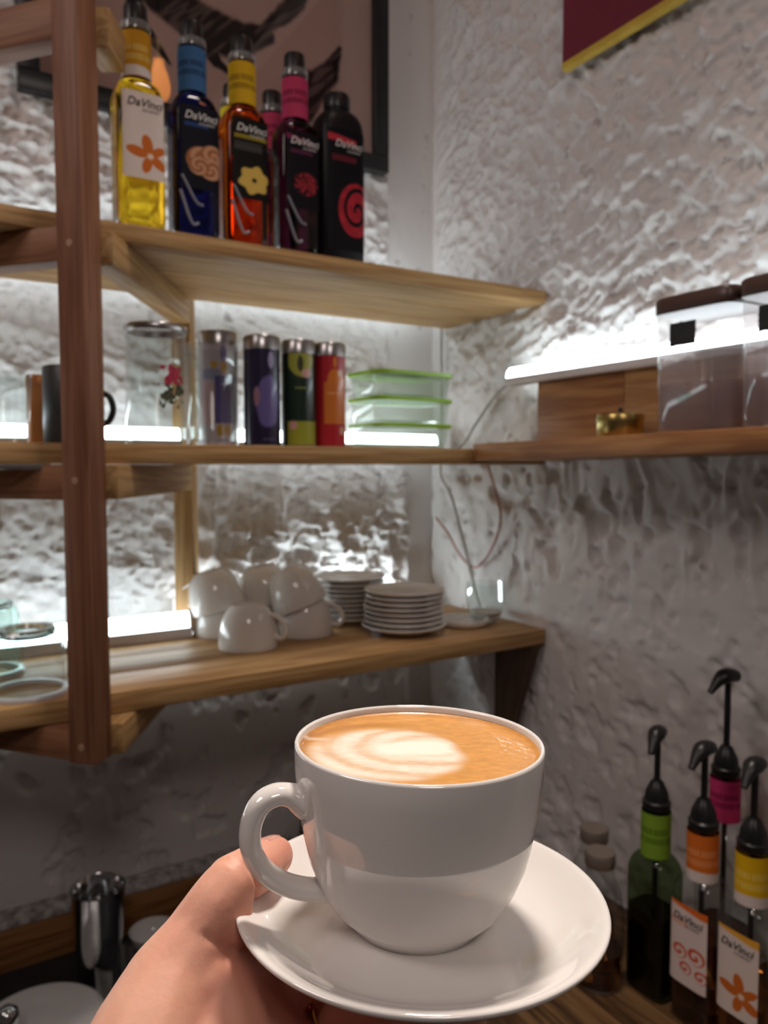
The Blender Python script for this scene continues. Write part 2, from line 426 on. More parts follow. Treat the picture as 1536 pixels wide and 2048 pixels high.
# ------------------------------------------------------------------ shelves
ZU, ZM, ZL = 1.915, 1.630, 1.300
def shelf(name, label, z_bot, z_top, x0, x1):
    t = thing(name, label, 'shelf', ((x0 + x1) / 2, -.23, z_bot))
    n = 3; d = .30 / n
    for i in range(n):
        rbox('board', (x1 - x0, d - .0004, z_top - z_bot), PINE[0], t, .0018, (0, -.15 + d * (i + .5), (z_top - z_bot) / 2))
    return t
shelf('wall_shelf', 'pine wall shelf at the top carrying the row of syrup bottles', 1.8915, ZU, -1.45, -.012)
sm = shelf('wall_shelf', 'middle pine wall shelf with the tea tins and green-lidded boxes', 1.6035, ZM, -1.45, -.012)
rbox('edge_strip', (.55, .004, .007), TINLID, sm, .001, (-.39, -.152, -.004))
sl = shelf('wall_shelf', 'lowest pine wall shelf with white cups and stacked saucers', 1.2720, ZL, -1.45, -.006)
# triangular bracket under the right end
prism('bracket', [(-.15, 0.), (-.045, 0.), (-.045, -.25), (-.06, -.25)], 0, .690, .712, SHADEDW, sl)
# right wall shelf
tr = thing('wall_shelf', 'darker wooden shelf on the right wall holding brass tin and jars', 'shelf', (-.18, -.382, 1.610), (-.0135, 0, 0))
rbox('board', (.088, 1.0, .028), OAK[1], tr, .0018, (.044, -.5, .014))
rbox('board', (.078, 1.0, .028), OAK[1], tr, .0018, (.1278, -.5, .014))

# ------------------------------------------------------------------ frame with V-shaped rails
fr = thing('shelf_frame', 'timber post with V-shaped rails carrying the wall shelves', 'frame', (0, 0, 0))
E0 = np.array([-.812, -.4367]); L1 = np.array([-.6755, .7374]); P1 = np.array([.7374, .6755]); S1 = np.array([.575, .818])
pc = E0 + L1 * .019 + P1 * .018
post = rbox('post', (.038, .036, 1.70), POST_SHADED, fr, .0025, (pc[0], pc[1], 1.228 + .85), (0, 0, math.atan2(L1[1], L1[0])))
bR = np.array([-.577, -.058]); bL = np.array([-1.135, -.058])
for b, a, hgt in ((bR, math.atan2(S1[1], S1[0]), .60), (bL, math.atan2(L1[1], L1[0]), 1.45)):
    rbox('post', (.034, .034, hgt), PINE[2], fr, .0025, (b[0], b[1], 1.303 + hgt / 2), (0, 0, a))
sS = E0 + P1 * .014 + np.array([.022, -.004])
for zt, h in ((1.2715, .040), (1.603, .044), (1.891, .042), (2.158, .048)):
    for a, b, off in ((E0 + L1 * .034, bL + np.array([.02, -.015]), P1 * .017), (E0 + P1 * .032 + S1 * .002, bR + np.array([-.006, -.016]), P1 * 0 + np.array([.0, -.0]))):
        p = a + off; d = b - a; ln = np.linalg.norm(d) - .012
        if zt > 2 and d[0] > 0: ln = .062
        d = d / np.linalg.norm(d); c = p + d * ln / 2
        rbox('rail', (ln, .032, h), RAIL_LIT if d[0] > 0 else RAIL_SHADED, fr, .002, (c[0], c[1], zt - h / 2 - .0006), (0, 0, math.atan2(d[1], d[0])))
for z in (1.25, 1.583, 1.868):
    q = E0 + L1 * .019 - P1 * .0002
    lathe('screw_head', [(0, -.0004), (.0042, -.0004), (.0044, .0004), (0, .0009)], SCREW, fr, 14, loc=(q[0], q[1], z), rot=(PI / 2, 0, math.atan2(P1[1], P1[0]) - PI / 2))

# ------------------------------------------------------------------ LED lamps
def led(label, p0, p1, zb, h=.030, w=.022, power=1.0):
    mat = LED if power == 1.0 else led_mat(power)
    p0 = np.array(p0, float); p1 = np.array(p1, float); d = p1 - p0; ln = np.linalg.norm(d); a = math.atan2(d[1], d[0])
    t = thing('led_light', label, 'lamp', (p0[0], p0[1], zb), (0, 0, a))
    hh = h * .42
    rbox('housing', (ln, w, hh), WHITEPL, t, .001, (ln / 2, 0, hh / 2))
    prof = [(math.cos(x) * w * .46, hh + math.sin(x) * (h - hh) ) for x in np.linspace(0, PI, 13)]
    prism('diffuser', prof, 0, .004, ln - .004, mat, t)
    for x in (.002, ln - .002):
        prism('end_cap', [(u * 1.05, hh + (z - hh) * 1.04) for u, z in prof], 0, x - .002, x + .002, WHITEPL, t)
    return t
led('LED strip light behind the syrup bottles on the top shelf', (-1.42, -.095), (-.06, -.095), ZU, power=.9)
led('LED strip light behind the mug and glass jug, middle shelf', (-1.42, -.10), (-.597, -.10), ZM, .036, power=.7)
led('LED strip light behind the tea tins and green-lidded boxes', (-.53, -.10), (-.055, -.10), ZM, .036, power=.8)
led('LED strip light on the lowest shelf beside the upturned glasses', (-1.42, -.098), (-.585, -.098), ZL, .046, .026, power=.65)
led('LED strip light hidden behind the stacked white cups', (-.548, -.043), (-.12, -.043), ZL, .030, .014, power=4.0)
tl = led('LED strip light fixed on the right wall above the wooden board', (-.064, -1.02), (-.064, -.342), 1.7460, .032, .028, power=.8)

# ------------------------------------------------------------------ picture and sign
def seg_mask(U, V, pts, r):
    m = np.zeros_like(U)
    for i in range(len(pts) - 1):
        a = np.array(pts[i]); b = np.array(pts[i + 1]); d = b - a
        t = np.clip(((U - a[0]) * d[0] + (V - a[1]) * d[1]) / (d @ d), 0, 1)
        dist = np.hypot(U - a[0] - t * d[0], V - a[1] - t * d[1]); rr = r[i] * (1 - t) + r[i + 1] * t
        m = np.maximum(m, 1 - sstep(.8, 1.1, dist / rr))
    return m
tp = thing('framed_picture', 'black-framed picture of dark brush strokes behind the syrup bottles', 'picture', (0, 0, 0))
px0, px1, pz0, pz1, fw = -.832, -.139, 2.203, 2.86, .032
for nm, c, s in (('frame', ((px0 + px1) / 2, -.034, pz0 + fw / 2), (px1 - px0, .026, fw)), ('frame', ((px0 + px1) / 2, -.034, pz1 - fw / 2), (px1 - px0, .026, fw)),
                 ('frame', (px0 + fw / 2, -.034, (pz0 + pz1) / 2), (fw, .026, pz1 - pz0 - 2 * fw)), ('frame', (px1 - fw / 2, -.034, (pz0 + pz1) / 2), (fw, .026, pz1 - pz0 - 2 * fw))):
    rbox(nm, s, FRAMEB, tp, .002, c)
nu, nv = 230, 220
UU, VV = np.meshgrid(np.linspace(px0 + fw - .003, px1 - fw + .003, nu), np.linspace(pz0 + fw - .003, pz1 - fw + .003, nv))
wu = UU + .008 * (fbm(UU * 40, VV * 40, 5, 3) - .5); wv = VV + .008 * (fbm(UU * 40, VV * 40, 6, 3) - .5)
ink = np.zeros_like(UU)
for pts, r in (([(-.325, 2.285), (-.298, 2.345), (-.268, 2.375), (-.245, 2.43)], [.022, .030, .024, .006]),
               ([(-.33, 2.50), (-.365, 2.46), (-.40, 2.425)], [.016, .020, .010]),
               ([(-.40, 2.41), (-.46, 2.385), (-.53, 2.395), (-.60, 2.42), (-.66, 2.47)], [.018, .040, .042, .036, .04]),
               ([(-.38, 2.52), (-.44, 2.535), (-.50, 2.51), (-.57, 2.53)], [.010, .026, .03, .036]),
               ([(-.66, 2.47), (-.72, 2.50), (-.77, 2.42)], [.034, .030, .02]),
               ([(-.66, 2.44), (-.63, 2.36), (-.585, 2.31)], [.02, .012, .004]),
               ([(-.52, 2.37), (-.50, 2.335), (-.47, 2.32)], [.018, .012, .004]),
               ([(-.3, 2.62), (-.36, 2.7), (-.5, 2.74), (-.66, 2.66)], [.01, .04, .05, .03])):
    ink = np.maximum(ink, seg_mask(wu, wv, pts, r))
ink *= .80 + .2 * sstep(.3, .5, fbm((UU - VV) * 90, (UU + VV) * 12, 14, 3))
paper = np.array(lin((188, 158, 148))); inkc = np.array(lin((26, 23, 25)))
colr = paper[None] * (1 - ink.ravel()[:, None]) + inkc[None] * ink.ravel()[:, None]
v = np.stack([UU.ravel(), np.full(UU.size, -.030), VV.ravel()], 1)
finish('print', v, [q[::-1] for q in grid_faces(nu, nv)][::1], PAINT, tp, colors=colr)
rbox('backing', (px1 - px0 - .01, .006, pz1 - pz0 - .01), FRAMEB, tp, 0, ((px0 + px1) / 2, -.0262, (pz0 + pz1) / 2))
rbox('glass_pane', (px1 - px0 - 2 * fw + .004, .002, pz1 - pz0 - 2 * fw + .004), PANE, tp, 0, ((px0 + px1) / 2, -.0335, (pz0 + pz1) / 2))

ts = thing('sign_board', 'burgundy board with yellow lower edge high on the right wall', 'sign', (-.040, -.4450, 2.267))
rbox('panel', (.012, .80, .55), CRED, ts, .001, (0, -.40, .281), (0, 0, 0))
rbox('border', (.014, .262, .012), CYEL, ts, .001, (0, -.131, 0))
rbox('border', (.014, .53, .012), CWHT, ts, .001, (0, -.5355, 0))

# pendant bulb of the room (its warm reflection shows in the picture glass)
tb = thing('pendant_lamp', 'warm filament bulb on a cord under the ceiling', 'lamp', (-.363, -.905, 2.64))
lathe('bulb', [(0, 0), (.018, .004), (.030, .022), (.033, .045), (.026, .075), (.016, .10), (.014, .115), (0, .115)], pm('bulb_glow', (1, .5, .15), .3, emis=(1.0, .30, .035), es=7.0), tb, 24)
lathe('socket', [(0, .115), (.018, .115), (.018, .16), (.006, .17), (0, .17)], BRASS, tb, 20)
tube('cord', [(0, 0, .168), (0, 0, .31)], .003, BLACKP, tb, 8)

# ------------------------------------------------------------------ label art (functions of u,v in 0..1, sRGB 0..255)
def blank(U, c): return np.ones(U.shape + (3,)) * np.array(c, float)
def over(img, m, c): return img * (1 - m[..., None]) + np.array(c, float) * m[..., None]
def petals(U, V, cx, cy, asp, lst):
    m = np.zeros_like(U)
    for ang, l, w in lst:
        a = math.radians(ang); x = (U - cx) * asp; y = V - cy
        p = x * math.cos(a) + y * math.sin(a); q = -x * math.sin(a) + y * math.cos(a)
        m = np.maximum(m, 1 - sstep(.8, 1.05, ((p - l * .55) / (l * .5)) ** 2 + (q / w) ** 2))
    return m
def art_flower(U, V, top=(232, 168, 60)):
    img = blank(U, (226, 212, 204)); asp = .46
    img = over(img, sstep(.0, .02, V - (.955 - .06 * U)), top)
    m = petals(U, V, .62, .27, asp, [(100, .24, .062), (165, .25, .062), (255, .20, .055), (325, .22, .06), (35, .2, .05)])
    v = .75 + .25 * np.sin((U - .6) * 60 + V * 40)
    img = over(img, m * (.8 + .2 * v), (204, 104, 34))
    img = over(img, 1 - sstep(.02, .05, np.hypot((U - .64) * asp, V - .27)), (236, 214, 200))
    return over(img, (np.abs(V - .80) < .012) & (U > .12) & (U < .5), (214, 180, 120)) if False else img
def art_swirls(U, V):
    img = blank(U, (226, 210, 204)); asp = .42
    img = over(img, sstep(.0, .02, V - (.955 - .06 * U)), (226, 110, 44))
    for cx, cy, r in ((.28, .40, .10), (.72, .42, .115), (.45, .22, .085), (.86, .2, .085)):
        x = (U - cx) * asp; y = V - cy; d = np.hypot(x, y); a = np.arctan2(y, x)
        sp = .5 + .5 * np.sin(a * 1 + d / r * 9)
        img = over(img, (1 - sstep(.85, 1., d / r)) * sstep(.35, .65, sp), (206, 92, 62))
    return over(img, (1 - sstep(.03, .05, np.abs(V - .76))) * (U < .5) * .5, (226, 160, 130))
def art_caramel(U, V):
    img = blank(U, (14, 16, 26)); asp = .42
    img = over(img, (1 - sstep(.02, .03, np.abs(V - .77))) * (U > .1) * (U < .7), (34, 62, 110))
    for cx, cy, r in ((.50, .36, .17), (.80, .42, .15), (.76, .26, .14), (.45, .28, .12)):
        x = (U - cx) * asp; y = V - cy; d = np.hypot(x, y); a = np.arctan2(y, x)
        sp = .5 + .5 * np.sin(a * 2 + d / r * 10)
        c = np.array((150, 92, 58.)) * sp[..., None] + np.array((196, 150, 116.)) * (1 - sp[..., None])
        m = (1 - sstep(.85, 1., d / r))[..., None]; img = img * (1 - m) + c * m
    return img
def art_yellow(U, V):
    img = blank(U, (18, 16, 14)); asp = .42
    img = over(img, (1 - sstep(.022, .03, np.abs(V - .77))) * (U > .05) * (U < .95), (140, 122, 34))
    for k in range(4): img = over(img, (1 - sstep(.006, .01, np.abs(V - .69 + .028 * k))) * (U > .06) * (U < .8), (78, 76, 74))
    x = (U - .58) * asp; y = V - .24; a = np.arctan2(y, x); d = np.hypot(x, y)
    img = over(img, 1 - sstep(.95, 1.05, d / (.17 + .02 * np.sin(a * 6))), (206, 172, 84))
    return over(img, 1 - sstep(.018, .035, d), (26, 22, 12))
def art_red(U, V):
    img = blank(U, (18, 14, 20)); asp = .42
    img = over(img, (1 - sstep(.025, .04, np.abs(V - .93 + .1 * U))) * (U < .75), (120, 40, 76))
    img = over(img, (1 - sstep(.02, .03, np.abs(V - .74))) * (U > .1) * (U < .75), (84, 34, 62))
    x = (U - .55) * asp; y = V - .33; d = np.hypot(x, y); a = np.arctan2(y, x)
    n = fbm(U * 22, V * 44, 91, 3); m = (1 - sstep(.9, 1.05, d / .155)) * sstep(.40, .55, n + .12 * np.sin(a * 9 + d * 60))
    return over(img, m, (150, 40, 50))
def art_spiral(U, V):
    img = blank(U, (16, 15, 20)); asp = .48
    img = over(img, (1 - sstep(.022, .035, np.abs(V - .93 + .05 * U))) * (U < .7), (186, 50, 62))
    img = over(img, (1 - sstep(.02, .03, np.abs(V - .76))) * (U > .1) * (U < .7), (96, 30, 40))
    x = (U - .72) * asp; y = V - .34; d = np.hypot(x, y); a = np.arctan2(y, x)
    sp = np.sin(a + d / .19 * 9.5 + .6); m = (1 - sstep(.95, 1.03, d / .235)) * sstep(-.75, -.45, sp)
    c = np.array((168, 40, 52.)) * (.8 + .4 * fbm(U * 10, V * 20, 33, 3))[..., None]
    m = m[..., None]; return img * (1 - m) + c * m
def art_neck(c, txt, white_base=False):
    def fn(U, V):
        img = blank(U, c)
        for k, (a, b) in enumerate(((.30, .70), (.26, .74))):
            vv = .62 - .2 * k
            bars = (np.abs(V - vv) < .065) & (U > a) & (U < b) & (np.sin(U * 190 + k) > -.4)
            img = over(img, bars * .75, txt)
        if white_base: img = over(img, 1 - sstep(.17, .19, V - .05 * np.cos((U - .5) * 2 * PI)), (222, 210, 204))
        return img
    return fn
def cyl_print(name, r, z0, z1, fn, parent, a0=-PI, a1=PI, nu=96, nv=60, mat=None, facing=0.):
    """printed sleeve on a cylinder; u=.5 faces local angle `facing`"""
    U, V = np.meshgrid(np.linspace(0, 1, nu), np.linspace(0, 1, nv))
    A = facing + a0 + (a1 - a0) * U
    v = np.stack([(r * np.cos(A)).ravel(), (r * np.sin(A)).ravel(), (z0 + (z1 - z0) * V).ravel()], 1)
    return finish(name, v, grid_faces(nu, nv), mat or PAINT, parent, colors=lin(fn(U, V)).reshape(-1, 3))
def face_label(name, hx, hy, n, u0, u1, z0, z1, fn, parent, nu=64, nv=120, eps=.0004, slope=0.):
    """printed label wrapped on the -y face of a squarish bottle"""
    U, V = np.meshgrid(np.linspace(0, 1, nu), np.linspace(0, 1, nv))
    X = (u0 + (u1 - u0) * U); Y = -(hy + eps) * (1 - np.clip(np.abs(X / (hx + eps)), 0, 1) ** n) ** (1 / n)
    v = np.stack([X.ravel(), Y.ravel(), (z0 + (z1 - z0) * V).ravel()], 1)
    return finish(name, v, grid_faces(nu, nv), PAINT, parent, colors=lin(fn(U, V)).reshape(-1, 3))
def lettering(parent, hx, hy, n, cx, z, size, mat):
    vv, ff = [], []
    for body, s, dz, dx, b in (('DaVinci', size, 0, 0, .0002), ('GOURMET', size * .34, -size * .62, size * .55, 0)):
        a, f = text_geo(body, s, .28, b); o = len(vv)
        for x, y, _ in a:
            X = cx + x + dx; Y = -(hy + .0009) * (1 - min(abs(X / (hx + .0009)), 1) ** n) ** (1 / n)
            vv.append((X, Y, z + y + dz))
        ff += [tuple(i + o for i in q) for q in f]
    return finish('lettering', vv, ff, mat, parent, smooth=False)

# ------------------------------------------------------------------ syrup bottles on the top shelf
HX, HY, NN = .032, .0265, 4.5
def bottle_secs(bh=.168, hx=HX, hy=HY, n=NN, top=.262, nr=.0165):
    s = [(0, hx * .86, hy * .86, n), (.003, hx * .95, hy * .95, n), (.010, hx, hy, n), (bh - .006, hx, hy, n)]
    for t in np.linspace(.15, 1, 7):
        k = math.sin(t * PI / 2) ; q = 1 - math.cos(t * PI / 2)
        s.append((bh - .006 + .030 * k, hx * (1 - q) + nr * 1.04 * q, hy * (1 - q) + nr * 1.04 * q, n * (1 - q) + 2.0 * q))
    s += [(.205, nr, nr, 2), (top - .012, nr, nr, 2), (top - .010, nr * 1.08, nr * 1.08, 2), (top - .001, nr * 1.08, nr * 1.08, 2), (top, nr, nr, 2)]
    return s
def rib_pair(parent, mat):
    for pts in ([(-.024, .078), (-.006, .045), (.004, .040)], [(-.026, .058), (-.012, .016), (-.002, .016)]):
        path = [(x, -HY * (1 - min(abs(x / HX), 1) ** NN) ** (1 / NN) - .0006, z) for x, z in pts]
        tube('embossed_rib', spline(path, 10), .0022, mat, parent, 8)
def syrup_bottle(x, y, body, art, ltr, neck, label, seat=None, sc=1.0, rib=True, front=True):
    t = thing('syrup_bottle', label, 'bottle', (x, y, ZU + .0004), (0, 0, 0), 'syrup bottles on the top shelf')
    sloft('glass_body', bottle_secs(), body, t)
    cyl_print('neck_sleeve', .0195, .196, .254, art_neck(*neck), t, facing=-2.2)
    lathe('neck_ring', [(.0168, .256), (.0195, .257), (.0200, .262), (.0195, .268), (.0168, .269)], LIP, t, 32, ring=True)
    lathe('cap', [(0, .262), (.0150, .262), (.0155, .272), (.0155, .288), (.0145, .2915), (0, .292)], BLACKP, t, 32)
    if front:
        pl_ = face_label('paper_label', HX, HY, NN, -.0255, .0295, .062, .172, art, t)
        lettering(pl_, HX, HY, NN, .003, .158, .0145, ltr)
        if rib: rib_pair(t, RIBG)
    return t
YB = -.349
syrup_bottle(-.7235, YB, SYR_AMBER, lambda U, V: art_flower(U, V, (226, 212, 204)), LETK, ((196, 140, 30), (224, 196, 120), True), 'golden syrup bottle with a white orange-blossom label, first beside the post', rib=False)
syrup_bottle(-.648, YB, SYR_BLUE, art_caramel, LETW, ((62, 104, 150), (22, 40, 66)), 'dark blue syrup bottle with caramel swirl label and blue neck')
syrup_bottle(-.575, YB, SYR_ORANGE, art_yellow, LETW, ((214, 170, 30), (110, 84, 10)), 'amber syrup bottle with a yellow flower on black label')
syrup_bottle(-.4925, YB, SYR_PLUM, art_red, LETW, ((190, 60, 100), (90, 20, 44)), 'dark plum syrup bottle with red blossom label and pink neck')
syrup_bottle(-.5385, -.214, SYR_ORANGE, None, None, ((206, 190, 40), (110, 100, 10)), 'yellow-necked syrup bottle in the second row behind the amber one', front=False)
syrup_bottle(-.476, -.226, SYR_PLUM, None, None, ((190, 66, 104), (90, 20, 44)), 'pink-necked syrup bottle standing in the second row', front=False)
t = thing('puree_bottle', 'black squeeze bottle with red spiral print, last in the row', 'bottle', (-.4215, -.348, ZU + .0004))
bx, by, bn = .0375, .031, 4.0
s = [(0, bx * .93, by * .93, bn), (.004, bx, by, bn), (.190, bx, by, bn)]
for k in np.linspace(.2, 1, 6):
    q = 1 - math.cos(k * PI / 2); s.append((.190 + .034 * math.sin(k * PI / 2), bx * (1 - q) + .0185 * q, by * (1 - q) + .0185 * q, bn * (1 - q) + 2 * q))
s += [(.230, .0185, .0185, 2)]
sloft('bottle_body', s, pm('black_bottle', (.010, .009, .011), .4, spec=.25), t)
lathe('cap', [(0, .229), (.0205, .229), (.021, .233), (.021, .247), (.019, .2505), (0, .251)], BLACKP, t, 36)
pf_ = face_label('printed_front', bx, by, bn, -.030, .0365, .012, .190, art_spiral, t, 70, 150)
lettering(pf_, bx, by, bn, .004, .168, .0150, LETW)

# ------------------------------------------------------------------ middle shelf
def art_tin(base, shapes):
    def fn(U, V):
        img = blank(U, base)
        for kind, c, p in shapes:
            if kind == 'box': m = ((U > p[0]) & (U < p[1]) & (V > p[2]) & (V < p[3])).astype(float)
            elif kind == 'disc': m = 1 - sstep(.9, 1.05, np.hypot((U - p[0]) * 3.2, (V - p[1])) / p[2])
            elif kind == 'blob': m = 1 - sstep(.9, 1.05, np.hypot((U - p[0]) / p[2], (V - p[1]) / p[3]) + .25 * (fbm(U * 14, V * 8, int(p[4]), 2) - .5))
            elif kind == 'dash': m = ((np.abs(V - p[2]) < p[3]) & (U > p[0]) & (U < p[1]) & (np.sin(U * 420) > -.3)).astype(float)
            img = over(img, m, c)
        return img
    return fn
# u .5 faces the camera (angle about -115 deg)
def tea_tin(x, y, r, h, art, label):
    t = thing('tea_tin', label, 'tin', (x, y, ZM + .0003), (0, 0, math.radians(-112)), 'tea tins on the middle shelf')
    lathe('tin_body', [(0, 0), (r * .97, 0), (r, .002), (r, h - .020), (0, h - .020)], TINLID, t, 48)
    cyl_print('printed_wrap', r + .0003, .002, h - .020, art, t, nu=160, nv=110, mat=PAINTG)
    lathe('lid', [(0, h - .021), (r + .0008, h - .021), (r + .0008, h - .003), (r - .001, h), (r - .004, h - .001), (0, h - .001)], TINLID, t, 48)
    return t
tea_tin(-.587, -.268, .0290, .175, art_tin((196, 178, 186), [('blob', (214, 172, 178), (.42, .42, .10, .22, 1)), ('blob', (150, 148, 176), (.44, .70, .10, .06, 2)), ('blob', (214, 160, 46), (.47, .79, .03, .04, 3)), ('blob', (214, 160, 46), (.55, .77, .028, .07, 4)), ('disc', (92, 76, 150), (.55, .90, .085)), ('box', (84, 70, 140), (.475, .66, .22, .68)), ('dash', (190, 180, 210), (.52, .62, .60, .012)), ('blob', (190, 140, 40), (.52, .15, .03, .06, 8)), ('blob', (190, 140, 40), (.58, .15, .025, .06, 9)), ('dash', (120, 110, 160), (.50, .62, .05, .010))]), 'pale pink and violet tea tin behind the clear glass tumbler')
tea_tin(-.536, -.318, .0272, .166, art_tin((34, 26, 56), [('blob', (98, 88, 142), (.56, .45, .12, .27, 11)), ('blob', (150, 110, 130), (.45, .50, .03, .10, 12)), ('disc', (150, 142, 176), (.58, .88, .09)), ('box', (30, 24, 54), (.3, .8, .0, .16)), ('dash', (90, 84, 130), (.50, .62, .06, .01))]), 'dark navy tea tin, second in the row of four')
tea_tin(-.476, -.320, .0262, .164, art_tin((28, 44, 34), [('blob', (150, 152, 62), (.52, .92, .13, .20, 21)), ('disc', (60, 62, 40), (.51, .88, .09)), ('blob', (196, 150, 140), (.57, .78, .05, .05, 22)), ('box', (24, 42, 32), (.36, .60, .28, .66)), ('dash', (150, 160, 90), (.46, .56, .62, .012)), ('box', (146, 150, 48), (.38, .72, .0, .26)), ('blob', (196, 150, 140), (.44, .22, .04, .05, 23))]), 'dark green and lime tea tin, third in the row')
tea_tin(-.4225, -.322, .0252, .164, art_tin((170, 34, 44), [('blob', (204, 116, 40), (.56, .68, .10, .17, 31)), ('box', (200, 112, 44), (.43, .68, .24, .70)), ('disc', (206, 130, 50), (.54, .92, .06)), ('blob', (214, 180, 150), (.60, .80, .03, .04, 32)), ('dash', (226, 170, 110), (.46, .62, .58, .01)), ('blob', (206, 160, 140), (.62, .17, .03, .05, 34))]), 'red and orange tea tin nearest the green-lidded boxes')
# green lidded food boxes
tb0 = None
for k in range(3):
    lab = ['lowest clear food box with green lid, bottom of the stack of three', 'middle clear food box with green lid in the stack of three', 'topmost clear food box with green lid on the middle shelf'][k]
    t = thing('food_box', lab, 'container', (-.250, -.262, ZM + .0005 + .0445 * k), (0, 0, .03), 'green-lidded food boxes')
    sloft('tub', [(0, .074, .048, 6), (.002, .076, .050, 6), (.036, .081, .055, 6), (.0365, .079, .053, 6), (.004, .074, .048, 6)], PLASTICCLR, t, 48, closed_top=True)
    sloft('lid', [(.0372, .080, .054, 6), (.0372, .0845, .0585, 6), (.0435, .0845, .0585, 6), (.0440, .082, .056, 6), (.0440, .074, .048, 6), (.0415, .072, .046, 6)], GREENLID, t, 48)
# glass jug with printed roses
def glass_vessel(name, label, cat, loc, r0, r1, h, wall=.0022, mat=None, parts=None, base=.006, group=None, rot=(0, 0, 0)):
    t = thing(name, label, cat, loc, rot, group)
    lathe('glass_wall', [(0, 0), (r0 - .002, 0), (r0, .003), (r1, h - .0008), (r1 - wall / 2, h), (r1 - wall, h - .0008), (r0 - wall, base), (0, base)], mat or GLASS, t, 56)
    return t
t = glass_vessel('glass_jug', 'tall clear glass jug with printed red roses beside the post', 'jug', (-.691, -.300, ZM + .0003), .0435, .0415, .160, .003)
def art_rose(U, V):
    n = fbm(U * 16, V * 12, 55, 3); img = blank(U, (240, 240, 240))
    img = over(img, sstep(.45, .6, n) * (V > .55), (190, 60, 84)); img = over(img, sstep(.42, .58, fbm(U * 14, V * 11, 57, 3)) * (V < .6), (76, 74, 62)); return img
def rose_patch(parent, r):
    nu, nv = 70, 90; U, V = np.meshgrid(np.linspace(0, 1, nu), np.linspace(0, 1, nv))
    A = math.radians(-145) + math.radians(72) * U; Z = .045 + .078 * V
    n = fbm(U * 9, V * 10, 55, 3) - .9 * np.maximum(np.abs(U - .5) * 2, np.abs(V - .5) * 1.9) ** 4
    c = lin(art_rose(U, V)).reshape(-1, 3); keep = (n > .36).ravel()
    v = np.stack([(r * np.cos(A)).ravel(), (r * np.sin(A)).ravel(), Z.ravel()], 1)
    f = [q for q in grid_faces(nu, nv) if all(keep[i] for i in q)]
    bloom = (V > .5).ravel()[:, None]
    c = np.where(bloom, lin((176, 62, 84))[None] * (.6 + .8 * fbm(U * 22, V * 22, 60, 2).ravel()[:, None]), lin((84, 86, 72))[None] * (.5 + 1. * fbm(U * 22, V * 22, 61, 2).ravel()[:, None]))
    finish('rose_print', v, f, PAINT, parent, colors=c)
rose_patch(t, .0435)
lathe('rim_collar', [(.0405, .160), (.0435, .160), (.0445, .163), (.0445, .168), (.043, .170), (.0405, .170)], TINLID, t, 56, ring=True)
hp = spline([(.042, 0, .135), (.058, 0, .128), (.066, 0, .095), (.060, 0, .055), (.043, 0, .035)], 20)
tube('handle', hp, .0042, GLASS, t, 10, side=(0, 1, 0)); h_ = bpy.data.objects['handle' if False else t.children[-1].name]; h_.rotation_euler = (0, 0, math.radians(35))
glass_vessel('glass_tumbler', 'clear straight glass tumbler standing before the violet tea tin', 'glass', (-.6105, -.366 + .030, ZM + .0003), .0335, .0365, .142, .0028)
bpy.data.objects['glass_tumbler'].location = (-.6235, -.345, ZM + .0003)
# charcoal mug behind the post, copper tin, small glass
t = thing('mug', 'charcoal grey mug half hidden behind the front post', 'mug', (-.806, -.315, ZM + .0003), (0, 0, math.radians(-28)))
lathe('mug_body', [(0, 0), (.036, 0), (.0385, .003), (.0385, .100), (.037, .102), (.0355, .100), (.0355, .006), (0, .006)], GREYMUG, t, 48)
tube('handle', spline([(.037, 0, .068), (.047, 0, .064), (.052, 0, .048), (.047, 0, .032), (.037, 0, .026)], 18), .0042, BLACKP, t, 10, side=(0, 1, 0))
t = thing('canister', 'copper-coloured tin behind the grey mug', 'tin', (-.838, -.245, ZM + .0003))
lathe('canister_body', [(0, 0), (.0175, 0), (.018, .002), (.018, .082), (0, .082)], COPPER, t, 40)
lathe('lid', [(0, .082), (.0188, .082), (.0188, .094), (.0175, .0965), (0, .0965)], COPPER, t, 40)
glass_vessel('drinking_glass', 'small clear drinking glass at the left beside the grey mug', 'glass', (-.8935, -.322, ZM + .0003), .030, .036, .088)

# ------------------------------------------------------------------ white cups (one design, the held one is filled)
CUP_PROF = [(0, .0035), (.023, .0035), (.0232, 0), (.0255, 0), (.0262, .0015), (.0290, .004), (.0335, .0085), (.0378, .016), (.0412, .0245), (.0432, .033), (.0456, .046), (.0468, .058), (.0470, .0665), (.0466, .0676), (.0458, .0677), (.0452, .0668), (.0448, .058), (.0436, .046), (.0412, .033), (.0390, .0245), (.0352, .016), (.030, .0095), (.022, .007), (0, .0068)]
def handle_geo():
    H = .067
    pts = [(.0430, -.0200), (.0485, -.0160), (.0545, -.0150), (.0602, -.0180), (.0632, -.0250), (.0630, -.0335), (.0592, -.0410), (.0525, -.0468), (.0440, -.0505), (.0360, -.0520), (.0325, -.0522)]
    path = spline([(-s, 0, H + z) for s, z in pts], 44)
    n = len(path); rad = [.0039 + .0014 * (1 - sstep(0, .16, i / (n - 1))) + .0012 * sstep(.85, 1., i / (n - 1)) for i in range(n)]
    return path, rad
def make_cup(label, group, mat, name='coffee_cup'):
    t = thing(name, label, 'cup', group=group)
    lathe('cup_body', CUP_PROF, mat, t, 96, auto=75)
    p, r = handle_geo(); h = tube('handle', p, r, mat, t, 18, side=(0, 1, 0), flat=1.35)
    return t, h
Fv = Vector((math.cos(YAW), math.sin(YAW), 0)); Rv = Vector((math.sin(YAW), -math.cos(YAW), 0)); Zv = Vector((0, 0, 1))
